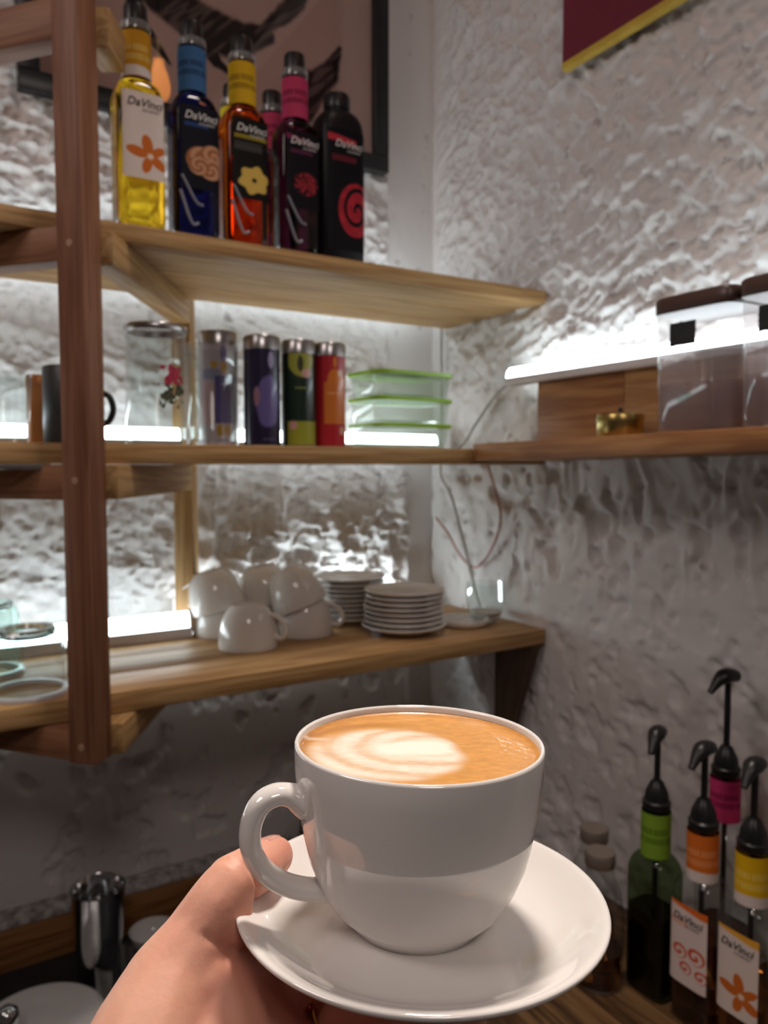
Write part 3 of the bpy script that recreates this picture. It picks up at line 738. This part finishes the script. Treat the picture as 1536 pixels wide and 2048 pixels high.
def basis(tilt, roll, spin=0.):
    e1 = Rv * math.cos(roll) + Zv * math.sin(roll); e2 = Fv * math.cos(tilt) - Zv * math.sin(tilt)
    e2 = (e2 - e1 * e2.dot(e1)).normalized(); n = e1.cross(e2)
    return Matrix((e1, e2, n)).transposed() @ Matrix.Rotation(spin, 3, 'Z')
sc, sh = make_cup('upturned white cup at the front of the cup cluster', 'upturned white cups on the lowest shelf', PORC2)
def place_cup(o, x, y, z, spin, tilt_img=0., back=0.):
    """inverted cup; tilt_img leans its foot to the picture's left, rim centre kept at (x,y,z)"""
    m = Matrix.Rotation(spin, 3, 'Z')
    flip = Matrix.Rotation(PI, 3, Rv)
    lean = Matrix.Rotation(-tilt_img, 3, Fv) @ Matrix.Rotation(back, 3, Rv)
    M = (lean @ m @ flip).to_4x4()
    off = lean @ Vector((0, 0, .0677 * 1.05))
    M.translation = Vector((x, y, z)) + off
    o.matrix_basis = M @ Matrix.Scale(1.05, 4)
a180 = math.radians
place_cup(sc, -.526, -.225, ZL + .0005, a180(-160))
cups = [(-.402, -.185, ZL + .0005, -150, 0, 0, 'lower upturned cup of the right pair, handle toward the saucers'),
        (-.408, -.181, ZL + .051, -59, 22, 0, 'upper tilted cup leaning on the right pair of white cups'),
        (-.530, -.105, ZL + .0005, -80, 0, 0, 'lower upturned cup of the left pair beside the lamp'),
        (-.534, -.105, ZL + .045, 25, 14, 0, 'upper tilted cup of the left pair, handle toward the post'),
        (-.436, -.096, ZL + .0005, -40, 0, 0, 'lower upturned cup hidden at the back of the cluster'),
        (-.438, -.096, ZL + .046, -40, 10, 0, 'upper cup at the back of the cluster, only its foot showing')]
for x, y, z, sp, ti, bk, lb in cups:
    c = dup(sc, label=lb); place_cup(c, x, y, z, a180(sp), a180(ti), a180(bk))
# saucers
SAUCER = [(0, 0), (.030, 0), (.042, .0003), (.050, .0010), (.0565, .0028), (.0620, .0056), (.0665, .0082), (.0685, .0088), (.0696, .0086), (.0699, .0078), (.0690, .0064), (.0630, .0026), (.0540, -.0012), (.0440, -.0038), (.0400, -.0048), (.0390, -.0078), (.0365, -.0078), (.0355, -.0050), (0, -.0048)]
def make_saucer(label, group, mat):
    o = lathe('saucer', SAUCER, mat, None, 96, auto=75)
    return tag(o, label, 'saucer', group)
ordn = ['bottom saucer', 'second saucer up', 'third saucer up', 'fourth saucer up', 'fifth saucer up', 'sixth saucer up', 'seventh saucer up', 'eighth saucer up', 'topmost saucer']
random.seed(5)
s0 = make_saucer('bottom saucer of the front white stack, slightly wider', 'saucers in the front stack', PORC2)
s0.location = (-.2415, -.262, ZL + .0083); s0.scale = (1.1, 1.1, 1)
for k in range(1, 8):
    c = s0.copy(); COL.objects.link(c); c.scale = (1.05, 1.05, .95)
    c.location = (-.2415 + random.uniform(-.0015, .0015), -.262 + random.uniform(-.0015, .0015), ZL + .0083 + .0091 * k)
    c['label'] = ('topmost saucer' if k == 7 else ordn[k]) + ' in the front stack of white saucers'
for k in range(9):
    c = s0.copy(); COL.objects.link(c); c.scale = (1.0, 1.0, .95)
    c.location = (-.280 + random.uniform(-.0015, .0015), -.126 + random.uniform(-.0015, .0015), ZL + .0083 + .0091 * k)
    c['label'] = ('topmost saucer' if k == 8 else ordn[k]) + ' in the rear stack of white saucers'; c['group'] = 'saucers in the rear stack'
d = lathe('dish', [(0, .003), (.042, .003), (.0455, .010), (.048, .0125), (.050, .012), (.0495, .006), (.045, .001), (.042, 0), (0, 0)], PORC2, None, 64, auto=60, loc=(-.112, -.268, ZL + .0004))
tag(d, 'shallow white dish right of the front saucer stack', 'dish')
t = thing('glass_bowl', 'small clear stemless glass on the shelf end by the right wall', 'glass', (-.052, -.262, ZL + .0004))
lathe('glass_wall', [(0, 0), (.020, 0), (.026, .004), (.034, .018), (.0375, .040), (.036, .075), (.0345, .075), (.0358, .040), (.0325, .019), (.024, .008), (0, .007)], GLASS, t, 48)
lathe('foot_coaster', [(0, .0075), (.023, .0085), (.0315, .019), (.0312, .0195), (0, .0165)], pm('white_salt', (.7, .67, .64), .7), t, 40)
# upturned glasses on the left
def upturned(label, x, y, r, h, mat, z=ZL):
    t = thing('upturned_glass', label, 'glass', (x, y, z + .0003), group='upturned glasses on the lowest shelf')
    lathe('glass_wall', [(r, 0), (r + .001, .003), (r * .99, h * .62), (r * .93, h * .82), (r * .80, h * .94), (r * .74, h), (r * .5, h), (r * .45, h - .006), (0, h - .006), (0, h - .010), (r * .5, h - .012), (r * .76, h * .90), (r * .89, h * .80), (r - .005, h * .62), (r - .005, .003), (r - .0035, .0)], mat, t, 64, ring='open')
    lathe('thick_base', [(0, h - .0095), (r * .48, h - .0095), (r * .60, h - .012), (r * .70, h - .010), (r * .72, h - .004), (r * .68, h - .0005), (r * .52, h - .0005), (r * .46, h - .0062), (0, h - .0062)], pm('solid_glass', (.93, .97, .96), .02, trans=1., ior=1.5), t, 48)
    lathe('rim_bead', [(r - .006, 0), (r + .0015, 0), (r + .002, .004), (r, .006), (r - .006, .006)], pm('frosted_rim', (.8, .78, .8), .25, trans=.3), t, 64, ring=True)
    return t
upturned('wide upturned clear glass at the front edge of the lowest shelf', -.872, -.318, .0500, .088, GLASS)
upturned('greenish upturned glass standing behind the wide clear glass', -.905, -.185, .0420, .105, GLASSG)

# ------------------------------------------------------------------ right wall shelf things
zr = lambda y: 1.638 + (-.382 - y) * .0135
t = thing('wooden_board', 'upright two-tone wooden board under the right wall lamp', 'board', (-.058, -.416, zr(-.5)))
rbox('plank', (.016, .190, .106), OAK[1], t, .001, (0, -.0955, .0535))
rbox('plank', (.016, .190, .106), LIGHTB, t, .001, (0, -.2862, .0535))
t = thing('brass_tin', 'round brass tin with knobbed lid on the right wall shelf', 'tin', (-.125, -.652, zr(-.652) + .0004))
lathe('tin_body', [(0, 0), (.0315, 0), (.0325, .0015), (.0325, .022), (0, .022)], BRASS, t, 48)
lathe('lid', [(0, .0215), (.0338, .0215), (.0338, .030), (.0325, .0325), (.028, .033), (0, .0345)], BRASS, t, 48)
lathe('knob', [(0, .033), (.002, .033), (.0018, .036), (.0035, .039), (.0028, .0425), (0, .0435)], BLACKP, t, 20)
def jar(label, y):
    t = thing('storage_jar', label, 'jar', (-.131, y, zr(y) + .0004), group='storage jars on the right wall shelf'); t.scale = (.84, 1, 1)
    sloft('jar_wall', [(0, .050, .050, 7), (.003, .053, .053, 7), (.150, .055, .055, 7)], JARPL, t, 48, closed_top=False)
    sloft('powder_residue', [(.004, .0505, .0505, 7), (.050, .0518, .0518, 7), (.095, .0525, .0525, 7)], DUST2, t, 48, closed_top=False, closed_bot=False)
    sloft('powder', [(.0035, .0508, .0508, 7), (.020, .0512, .0512, 7), (.060, .0515, .0515, 7)], DUST, t, 48, closed_top=False, closed_bot=False)
    sloft('lid', [(.148, .0565, .0565, 7), (.150, .0575, .0575, 7), (.166, .0575, .0575, 7), (.169, .055, .055, 7)], pm('brown_lid', (.060, .030, .024), .35), t, 48)
    n = 40; U, V = np.meshgrid(np.linspace(0, 1, n), np.linspace(0, 1, n))
    edge = np.minimum(np.minimum(U, 1 - U), np.minimum(V, 1 - V)) + .05 * (fbm(U * 9, V * 9, int(abs(y) * 100), 2) - .5)
    keep = (edge > .03).ravel(); v = np.stack([np.full(U.size, -.0556), (.030 - .042 * U).ravel(), (.104 + .032 * V).ravel()], 1)
    finish('sticker', v, [q for q in grid_faces(n, n) if all(keep[i] for i in q)], MATTEBLK, t)
    return t
jar('cloudy square jar with brown lid and black sticker, beside the brass tin', -.8035)
jar('cloudy square jar with brown lid, furthest along the right wall shelf', -.9225)
# cables in the corner
tag(tube('cable', spline([(-.064, -.338, 1.752), (-.034, -.2615, 1.7338), (-.03, -.1975, 1.6831), (-.03, -.1652, 1.6500), (-.03, -.135, 1.634)], 30), .0028, CABLEG), 'grey cable dropping from the right wall lamp to the corner', 'cable')
tag(tube('cable', spline([(-.028, -.0780, 1.90), (-.026, -.0772, 1.7585), (-.026, -.0772, 1.6291), (-.026, -.077, 1.58), (-.028, -.12, 1.5312), (-.028, -.1785, 1.3983), (-.028, -.1988, 1.3495), (-.028, -.2233, 1.3035)], 60), .0024, CABLEG), 'thin grey cable running straight down the corner of the room', 'cable')
tag(tube('cable', spline([(-.024, -.215, 1.645), (-.026, -.2354, 1.60), (-.026, -.259, 1.5494), (-.026, -.2746, 1.5014), (-.024, -.2572, 1.4563), (-.022, -.2221, 1.4132), (-.022, -.1852, 1.3939), (-.022, -.1393, 1.4151), (-.022, -.0946, 1.459), (-.02, -.0499, 1.4876)], 60), .0026, CABLEP), 'pink cable hanging in a loop below the right wall shelf', 'cable')

# ------------------------------------------------------------------ counters
ct = thing('counter', 'low dark counter along the back wall under the shelves', 'counter', (-1.0, -.33, .75))
rbox('worktop', (1.30, .62, .03), COUNTERW, ct, .002, (0, 0, -.015)); rbox('cabinet', (1.28, .58, .716), FRAMEB, ct, .002, (0, .015, -.388))
cr = thing('counter', 'wooden counter along the right wall carrying the pump bottles', 'counter', (-.17, -.78, .88))
rbox('worktop', (.32, .40, .035), COUNTERW, cr, .002, (-.012, .55, -.0175)); rbox('worktop', (.50, 1.09, .035), COUNTERW, cr, .002, (-.102, -.197, -.0175)); rbox('cabinet', (.29, 1.46, .84), OAK[1], cr, .002, (0, 0, -.458))
um = rbox('bar_mat', (.98, .42, .016), MATTEBLK, None, .004, (-.985, -.262, .7583)); tag(um, 'black rubber bar mat on the low back counter', 'mat')
t = thing('backsplash_board', 'brown wooden upstand along the foot of the back wall', 'board', (-1.0, -.022, .7503))
rbox('plank', (1.28, .022, .078), OAK[0], t, .001, (0, 0, .0395))
prism('mortar_ledge', [(-.016, .0), (.022, .0), (.022, .016), (-.004, .014), (-.014, .006)], 0, -.64, .64, CONCRETE, t, loc=(0, 0, .0790))
# plate, tamper, shaker, glass, white bowl
pl = lathe('plate', [(0, .004), (.058, .004), (.064, .006), (.088, .0135), (.0925, .0145), (.094, .0132), (.090, .0095), (.066, .001), (.060, 0), (0, 0)], PORC2, None, 72, auto=60, loc=(-.862, -.232, .7666))
tag(pl, 'round white plate lying on the black bar mat', 'plate')
t = thing('tamper', 'polished steel coffee tamper resting on the white plate', 'tamper', (-.905, -.268, .7708))
lathe('base', [(0, 0), (.027, 0), (.0285, .002), (.0285, .018), (.026, .022), (.012, .025), (0, .025)], STEEL, t, 40)
lathe('handle', [(0, .0245), (.009, .0245), (.008, .034), (.013, .046), (.0165, .058), (.014, .07), (.007, .076), (0, .077)], STEEL, t, 32)
t = thing('shaker_tin', 'tall mirror-polished steel shaker tin on the bar mat', 'shaker', (-.757, -.140, .7666))
lathe('tin_wall', [(0, 0), (.031, 0), (.0335, .003), (.0385, .08), (.0425, .146), (.0432, .148), (.0428, .1495), (.0415, .148), (.0375, .08), (.0325, .005), (0, .004)], STEEL, t, 64)
glass_vessel('shot_glass', 'small clear glass in front of the steel shaker', 'glass', (-.748, -.222, .7666), .027, .034, .072, mat=GLASS)
bw = lathe('bowl', [(0, .004), (.018, .004), (.034, .016), (.0385, .034), (.040, .034), (.0358, .014), (.019, 0), (0, 0)], PORC2, None, 48, auto=60, loc=(-.664, -.118, .7666))
tag(bw, 'small pale bowl on the bar mat behind the hand', 'bowl')

# ------------------------------------------------------------------ pump bottles
def pump(parent, z0, stem, spout_dir, reach=.030):
    lathe('pump_collar', [(0, z0), (.0185, z0), (.0190, z0 + .009), (.0165, z0 + .011), (.0150, z0 + .022), (.0085, z0 + .036), (.0055, z0 + .039), (0, z0 + .039)], BLACKP, parent, 32)
    zt = z0 + .038 + stem
    tube('pump_stem', [(0, 0, z0 + .036), (0, 0, zt)], .0042, BLACKP, parent, 14)
    tube('dip_tube', [(0, 0, .02), (0, 0, z0)], .0035, BLACKP, parent, 10)
    a = spout_dir; dx, dy = math.cos(a), math.sin(a)
    path = spline([(-dx * .013, -dy * .013, zt + .006), (0, 0, zt + .008), (dx * reach * .45, dy * reach * .45, zt + .004), (dx * reach, dy * reach, zt - .013)], 18)
    r = [.0080 + .0022 * math.sin(i / 18 * PI) - .0042 * sstep(.45, 1, i / 18) for i in range(19)]
    tube('pump_head', path, r, BLACKP, parent, 14, side=(-dy, dx, 0), flat=1.15)
def pump_bottle(x, y, label, neck, art, ltr, syr, fill, glass=None, z=.8803, sc=1.0, spout=PI * 1.0, stem=.058, rz=-PI / 2, sleeve=(.190, .252)):
    t = thing('pump_bottle', label, 'bottle', (x, y, z), (0, 0, rz), 'syrup pump bottles on the right counter')
    secs = [(a * sc, b, c, n) for a, b, c, n in bottle_secs()]
    sloft('glass_body', secs, glass or GLASS, t, closed_top=False)
    sloft('syrup', [(.004, HX * .88, HY * .88, NN), (.010, HX * .94, HY * .94, NN), (fill, HX * .94, HY * .94, NN)], syr, t)
    n0, n1 = sleeve[0] * sc, sleeve[1] * sc
    cyl_print('neck_sleeve', .0197, n0, n1, art_neck(*neck), t, facing=-PI / 2 + .35)
    pump(t, .256 * sc, stem, spout - rz)
    if art:
        pl_ = face_label('paper_label', HX, HY, NN, -.0275, .0265, .052, .158, art, t)
        lettering(pl_, HX, HY, NN, -.001, .1395, .0135, ltr)
    return t
pump_bottle(-.1388, -.8135, 'pump bottle with orange neck band and red swirl label', ((214, 112, 40), (232, 160, 110), True), art_swirls, LETK, SYR_BROWN, .060, spout=PI * 1.02)
pump_bottle(-.1347, -.8796, 'pump bottle with yellow neck band and orange-blossom label', ((226, 180, 26), (236, 206, 110), True), lambda U, V: art_flower(U, V), LETK, SYR_BROWN, .072, spout=PI * 1.05)
pump_bottle(-.1427, -.7435, 'green glass pump bottle with lime neck band, nearly full', ((124, 160, 50), (70, 100, 26)), None, None, SYR_GREEN, .115, glass=GREENGLASS, spout=PI * 1.12)
pump_bottle(-.0725, -.7985, 'taller pump bottle with pink neck band near the wall', ((204, 60, 116), (110, 24, 60)), None, None, liquid('red_syrup', (.25, .01, .02)), .10, sc=1.2, spout=PI * .93, stem=.088, sleeve=(.205, .252))
pump_bottle(-.055, -.8739, 'pump bottle with orange neck at the right edge by the wall', ((206, 100, 40), (120, 50, 16)), None, None, SYR_BROWN, .06, sc=1.12, spout=PI * 1.05, stem=.06)
for x, y, lb in ((-.196, -.694, 'clear capped glass bottle behind the saucer, nearer the counter edge'), (-.150, -.640, 'clear capped glass bottle behind the saucer, nearer the wall')):
    t = thing('glass_bottle', lb, 'bottle', (x, y, .8803), (0, 0, -PI / 2), 'capped glass bottles')
    sloft('glass_body', [(0, .03, .03, 2), (.003, .033, .033, 2), (.10, .034, .034, 2), (.135, .028, .028, 2), (.155, .019, .019, 2), (.17, .018, .018, 2)], GLASS, t)
    sloft('contents', [(.004, .030, .030, 2), (.05, .0315, .0315, 2)], SYR_BROWN, t)
    lathe('cap', [(0, .168), (.0205, .168), (.021, .171), (.021, .184), (.0195, .187), (0, .187)], pm('dull_cap', (.30, .25, .21), .3, metal=.6), t, 32)
t = thing('milk_jug', 'steel milk jug partly hidden under the held saucer', 'jug', (-.425, -.845, .8803))
lathe('jug_wall', [(0, 0), (.034, 0), (.037, .003), (.036, .03), (.030, .06), (.0315, .075), (.033, .078), (.0315, .078), (.0285, .06), (.0345, .03), (.035, .005), (0, .004)], STEEL, t, 48)

# ------------------------------------------------------------------ the held cup, saucer, coffee
RIM = Vector((-.9916, -1.4173, 1.60)) + .2905 * ((Fv * math.cos(PITCH) - Zv * math.sin(PITCH)) + Rv * (70 / 1530) + (Zv * math.cos(PITCH) + Fv * math.sin(PITCH)) * (-457 / 1530))
B = basis(math.radians(2.0), math.radians(-1.0)); nrm = B @ Vector((0, 0, 1))
base = RIM - nrm * .0670
tc, hh = make_cup('white coffee cup filled with latte, held on a saucer in hand', None, PORC)
M = B.to_4x4(); M.translation = base; tc.matrix_basis = M
hh.rotation_euler = (0, 0, math.radians(18))
# coffee surface, painted polar disk
nr_, na = 90, 240
Rr = np.linspace(0, 1, nr_) ; Aa = np.linspace(0, 2 * PI, na, endpoint=False); RR, AA = np.meshgrid(Rr, Aa, indexing='ij')
X = RR * np.cos(AA); Yc = RR * np.sin(AA)
def latte(X, Y):
    n1 = fbm(X * 3 + 9, Y * 3 + 4, 3, 4) - .5; n2 = fbm(X * 14, Y * 30, 7, 4); n3 = fbm(X * 60, Y * 60, 9, 2)
    crema = np.array(lin((214, 152, 76)))[None] * (.80 + .40 * n2.ravel()[:, None])
    crema = crema * (1 - .30 * sstep(.84, .99, np.hypot(X, Y)).ravel()[:, None]) + np.array(lin((170, 104, 40)))[None] * .2 * sstep(.84, .99, np.hypot(X, Y)).ravel()[:, None]
    # swirl-warped white heart
    cx, cy = -.16, -.13; dx = X - cx; dy = Y - cy
    sw = .9 * np.exp(-np.hypot(dx, dy) * 1.5); xr = dx * np.cos(sw) - dy * np.sin(sw); yr = dx * np.sin(sw) + dy * np.cos(sw)
    a = np.arctan2(dy, dx)
    rad = .64 + .09 * np.cos(a - PI) - .10 * np.exp(-((a - .25) / .35) ** 2) + .10 * n1
    d = np.hypot(dx / 1.05, dy / .98) / rad
    white = 1 - sstep(.82, 1.08, d + .10 * (n2 - .5))
    bands = .5 + .5 * np.sin(np.hypot(dx - .28, (dy - .12) * 1.25) * 21 - 1.2 + 2.4 * n1 + 1.1 * a)
    core = 1 - sstep(.22, .52, np.hypot((dx - .22) / 1.35, (dy - .10 - .1 * dx) / .55) + .25 * n1)
    streak = sstep(.35, .75, n2)
    amt = white * np.clip(.50 + .26 * (1 - bands) + .12 * streak * (1 - core), 0, 1); amt = np.maximum(amt, core * white * .98)
    amt *= 1 - .26 * sstep(.55, .9, bands) * (1 - core)
    ringd = np.exp(-((d - 1.16) / .09) ** 2) * (.45 + .7 * n2) * sstep(-.1, .8, -np.cos(a + .35))
    crema = crema * (1 - .55 * np.clip(ringd, 0, 1).ravel()[:, None]) + np.array(lin((150, 86, 34)))[None] * .55 * np.clip(ringd, 0, 1).ravel()[:, None]
    w = np.array(lin((252, 247, 232)))[None]
    c = crema * (1 - amt.ravel()[:, None]) + w * amt.ravel()[:, None]
    tail = (1 - sstep(.015, .06, np.abs(dy - .30 - .02 * n1 + .12 * (dx + .65)))) * (1 - sstep(-.60, -.45, dx)) * (1 - white)
    c = c * (1 - .35 * tail.ravel()[:, None]) + w * .35 * tail.ravel()[:, None]
    return c
v = [(0, 0, 0)]
zz = .0643 + .0008 * sstep(.96, 1., RR) + .00012 * (fbm(X * 40, Yc * 40, 4, 3) - .5) * sstep(.2, .6, X)
vv = np.stack([(X * .0452).ravel(), (Yc * .0452).ravel(), zz.ravel()], 1)
fc = []
for i in range(nr_ - 1):
    for j in range(na): fc.append((i * na + j, (i + 1) * na + j, (i + 1) * na + (j + 1) % na, i * na + (j + 1) % na))
COFFEE = painted('latte_foam', .38, coat=.25, bump=(900, .25, .0004))
cf = finish('coffee', vv, fc, COFFEE, tc, colors=latte(X, Yc)); cf['label'] = 'golden crema with white heart-shaped latte art'
sau = make_saucer('white saucer under the filled cup, held in the hand', None, PORC)
if 'group' in sau: del sau['group']
M = B.to_4x4(); M.translation = base + (B @ Vector((.0019, .0005, -.0003))); sau.matrix_basis = M

# ------------------------------------------------------------------ the hand
def at(p, d): # world point from an older survey, moved along the line to the eye by depth factor d
    C0 = np.array((-.9916, -1.4173, 1.60)); return C0 + (np.array(p) - C0) * d
hp = dict(
    tip=at((-.8692, -1.1300, 1.4384), .311 / .318), t1=at((-.8774, -1.1321, 1.4367), .298 / .312), ip=at((-.8901, -1.1361, 1.4361), .2838 / .302),
    t3=np.array((-.9023, -1.1548, 1.4408)), mcp=np.array((-.9077, -1.1550, 1.4321)), pb=np.array((-.8975, -1.1590, 1.4325)), th3=np.array((-.8930, -1.1625, 1.4032)), meta=(-.9201, -1.1588, 1.4204), cmc=(-.9306, -1.1684, 1.4092),
    wrist=(-.9456, -1.1840, 1.3904), fore=(-.9714, -1.1894, 1.3392), th1=(-.9063, -1.1631, 1.4124), th2=(-.9071, -1.1752, 1.4005), palm=(-.8863, -1.1739, 1.3816),
    i0=at((-.8783, -1.1487, 1.3927), .2894 / .300), i1=at((-.8451, -1.1287, 1.3821), .2906 / .335), i2=at((-.8118, -1.1202, 1.3752), .3027 / .36),
    m0=(-.8649, -1.1611, 1.3836), m1=at((-.8286, -1.1395, 1.3723), .2825 / .335), m2=at((-.7929, -1.1302, 1.3633), .2936 / .362),
    r0=(-.8554, -1.1757, 1.3754), r1=at((-.8166, -1.1532, 1.3660), .283 / .33), r2=at((-.7843, -1.1443, 1.3563), .298 / .355),
    l0=(-.8511, -1.1905, 1.3685), l1=at((-.8190, -1.1752, 1.3660), .275 / .31), l2=at((-.7947, -1.1670, 1.3595), .285 / .33),
    web=(-.8969, -1.1540, 1.4230))
hp = {k: np.array(q, float) for k, q in hp.items()}
bm = bmesh.new()
def ball(c, r):
    bmesh.ops.create_icosphere(bm, subdivisions=2, radius=r, matrix=Matrix.Translation(Vector(c)))
def bone(a, b, ra, rb, n=9):
    for k in range(n): t_ = k / (n - 1); ball(a * (1 - t_) + b * t_, ra * (1 - t_) + rb * t_)
H = hp
bone(H['tip'], H['t1'], .0083, .0100, 7); bone(H['t1'], H['ip'], .0100, .0103, 8); bone(H['ip'], H['t3'], .0103, .0112, 7); bone(H['t3'], H['mcp'], .0112, .0132, 7)
bone(H['t3'], H['pb'], .0095, .0080, 6); bone(H['pb'], H['mcp'], .0080, .0125, 6); bone(H['ip'], H['pb'], .0080, .0075, 6)
bone(H['mcp'], H['meta'], .0125, .0165, 7); bone(H['meta'], H['cmc'], .0165, .0205, 8); bone(H['cmc'], H['wrist'], .0205, .026, 8); bone(H['wrist'], H['fore'], .026, .029, 10)
bone(H['meta'], H['th1'], .0165, .0165, 5); bone(H['th1'], H['th2'], .0165, .019, 6); bone(H['th2'], H['palm'], .019, .016, 8); bone(H['th2'], H['wrist'], .019, .025, 7)
bone(H['mcp'], H['web'], .0115, .0075, 6); bone(H['meta'], H['web'], .0150, .0062, 9); bone(H['web'], H['th3'], .0066, .0135, 8); bone(H['th1'], H['th3'], .0165, .0135, 6); bone(H['th3'], H['palm'], .0135, .0155, 7); bone(H['th3'], H['i0'], .0120, .0105, 6); bone(H['web'], H['i0'], .0060, .0100, 9)
for a in 'imrl':
    bone(H['palm'], H[a + '0'], .0145, .0105, 9); bone(H[a + '0'], H[a + '1'], .0098, .0085, 12); bone(H[a + '1'], H[a + '2'], .0085, .0070, 9)
bone(H['l0'], H['wrist'], .0125, .022, 10)
me = bpy.data.meshes.new('tmp_hand'); bm.to_mesh(me); bm.free()
to = bpy.data.objects.new('tmp_hand', me); COL.objects.link(to)
md = to.modifiers.new('r', 'REMESH'); md.mode = 'VOXEL'; md.voxel_size = .0013
md2 = to.modifiers.new('s', 'SMOOTH'); md2.iterations = 14; md2.factor = .5
dg = bpy.context.evaluated_depsgraph_get()
hm = bpy.data.meshes.new_from_object(to.evaluated_get(dg)); bpy.data.objects.remove(to)
nvh = len(hm.vertices); co = np.zeros(nvh * 3, np.float32); hm.vertices.foreach_get('co', co); co = co.reshape(-1, 3).astype(float)
no = np.zeros(nvh * 3, np.float32); hm.vertices.foreach_get('normal', no); no = no.reshape(-1, 3).astype(float)
# skin creases at the joints
def crease(p, axis, w, depth, towards):
    global co
    ax = axis / np.linalg.norm(axis); dist = (co - p) @ ax; rr = np.linalg.norm(co - p, axis=1)
    m = np.exp(-(dist / w) ** 2) * (rr < .017) * sstep(.0, .5, no @ (towards / np.linalg.norm(towards)))
    co = co - no * (m * depth)[:, None]
eye = np.array((-.9916, -1.4173, 1.60))
axd = H['tip'] - H['ip']; axp = H['ip'] - H['mcp']
crease(H['ip'] + .25 * (H['t1'] - H['ip']), axd * .6 + axp * .4, .0012, .0024, np.array(Rv) * .8 - np.array(Fv) * .4 - np.array(Zv) * .3)
crease(H['mcp'] + .1 * (H['t3'] - H['mcp']), axp, .0012, .0008, np.array(Rv))
crease(H['ip'] - .1 * axd, axd, .0010, .0005, -np.array(Rv) * .6 + np.array(Zv))
tone = fbm(co[:, 0] * 60 + 3, co[:, 1] * 60 + co[:, 2] * 45, 88, 4)
c1 = lin((236, 188, 160)); c2 = lin((222, 160, 138)); c3 = lin((206, 122, 106))
skin = c1[None] * (1 - tone[:, None]) + c2[None] * tone[:, None]
for p, r, a in ((H['tip'], .016, .55), (H['ip'], .011, .25), (H['th1'] + np.array((.01, 0, .012)), .022, .30), (H['i0'], .03, .5), (H['m0'], .035, .6), (H['palm'], .03, .4)):
    w = a * np.exp(-(np.linalg.norm(co - p, axis=1) / r) ** 2)[:, None]; skin = skin * (1 - w) + c3[None] * w
faces_h = [tuple(q.vertices) for q in hm.polygons]; bpy.data.meshes.remove(hm)
SKIN = painted('skin', .48, sss=.35, bump=(420, .22, .0006))
hand = finish('person', co, faces_h, SKIN, None, colors=skin)
tag(hand, 'left hand holding the saucer, thumb hooked over its rim', 'person')
# thumbnail: a curved plate on the far upper side of the thumb tip
tx = (H['tip'] - H['t1']); tx /= np.linalg.norm(tx)
up = np.array(Zv) * .66 - np.array(Rv) * .48 - np.array(Fv) * .62; up -= tx * (up @ tx); up /= np.linalg.norm(up); sd = np.cross(up, tx)
from mathutils.bvhtree import BVHTree
tree = BVHTree.FromPolygons([tuple(q) for q in co], faces_h)
nu, nv = 17, 21; U, V = np.meshgrid(np.linspace(-1, 1, nu), np.linspace(-1, 1, nv))
ctr = H['tip'] - tx * .0022; Pn = np.zeros((nv, nu, 3))
for j in range(nv):
    for i in range(nu):
        u_, v_ = U[j, i], V[j, i]; a_ = u_ * .66 * (1 - .16 * max(v_, 0) ** 2)
        o_ = ctr + tx * (v_ * .0072 * math.sqrt(1 - .22 * u_ * u_)); d_ = up * math.cos(a_) + sd * math.sin(a_)
        hit = tree.ray_cast(Vector(o_ + d_ * .02), Vector(-d_), .03)[0]
        edge = max(abs(u_), abs(v_))
        Pn[j, i] = (np.array(hit) if hit is not None else o_ + d_ * .009) + d_ * (.00045 - .0006 * float(sstep(.88, 1., edge)))
NAIL = pm('nail', L(222, 160, 146), .25, coat=.4); add_noise_color(NAIL, L(214, 150, 136), L(228, 172, 158), 200)
finish('thumbnail', Pn.reshape(-1, 3), grid_faces(nu, nv), NAIL, hand)
# finger ring
fd = Vector(H['m1'] - H['m0']).normalized()
t = thing('ring', 'thin gold ring with a red stone on a finger under the saucer', 'ring', Vector(H['m0']) + fd * .012, fd.to_track_quat('Z', 'Y').to_euler())
GOLD = pm('gold', (.75, .50, .18), .2, metal=1); add_noise_color(GOLD, (.7, .46, .16), (.8, .54, .2), 40)
tube('band', [(.0102 * math.cos(a), .0102 * math.sin(a), 0) for a in np.linspace(0, 2 * PI, 40, endpoint=False)], .0010, GOLD, t, 8, side=(0, 0, 1), closed=True)
gp = B.inverted() @ Vector((0, 0, 1))
upl = (fd.to_track_quat('Z', 'Y').inverted() @ (Vector((0, 0, 1)) * .8 - Fv * .5 - Rv * .2)); upl.z = 0; upl.normalize()
lathe('stone', [(0, -.0016), (.0016, -.0006), (.0022, .0003), (.0014, .0011), (0, .0013)], pm('red_stone', (.7, .01, .02), .05, trans=.4), t, 10, auto=20, loc=upl * .0118, rot=upl.to_track_quat('Z', 'Y').to_euler())
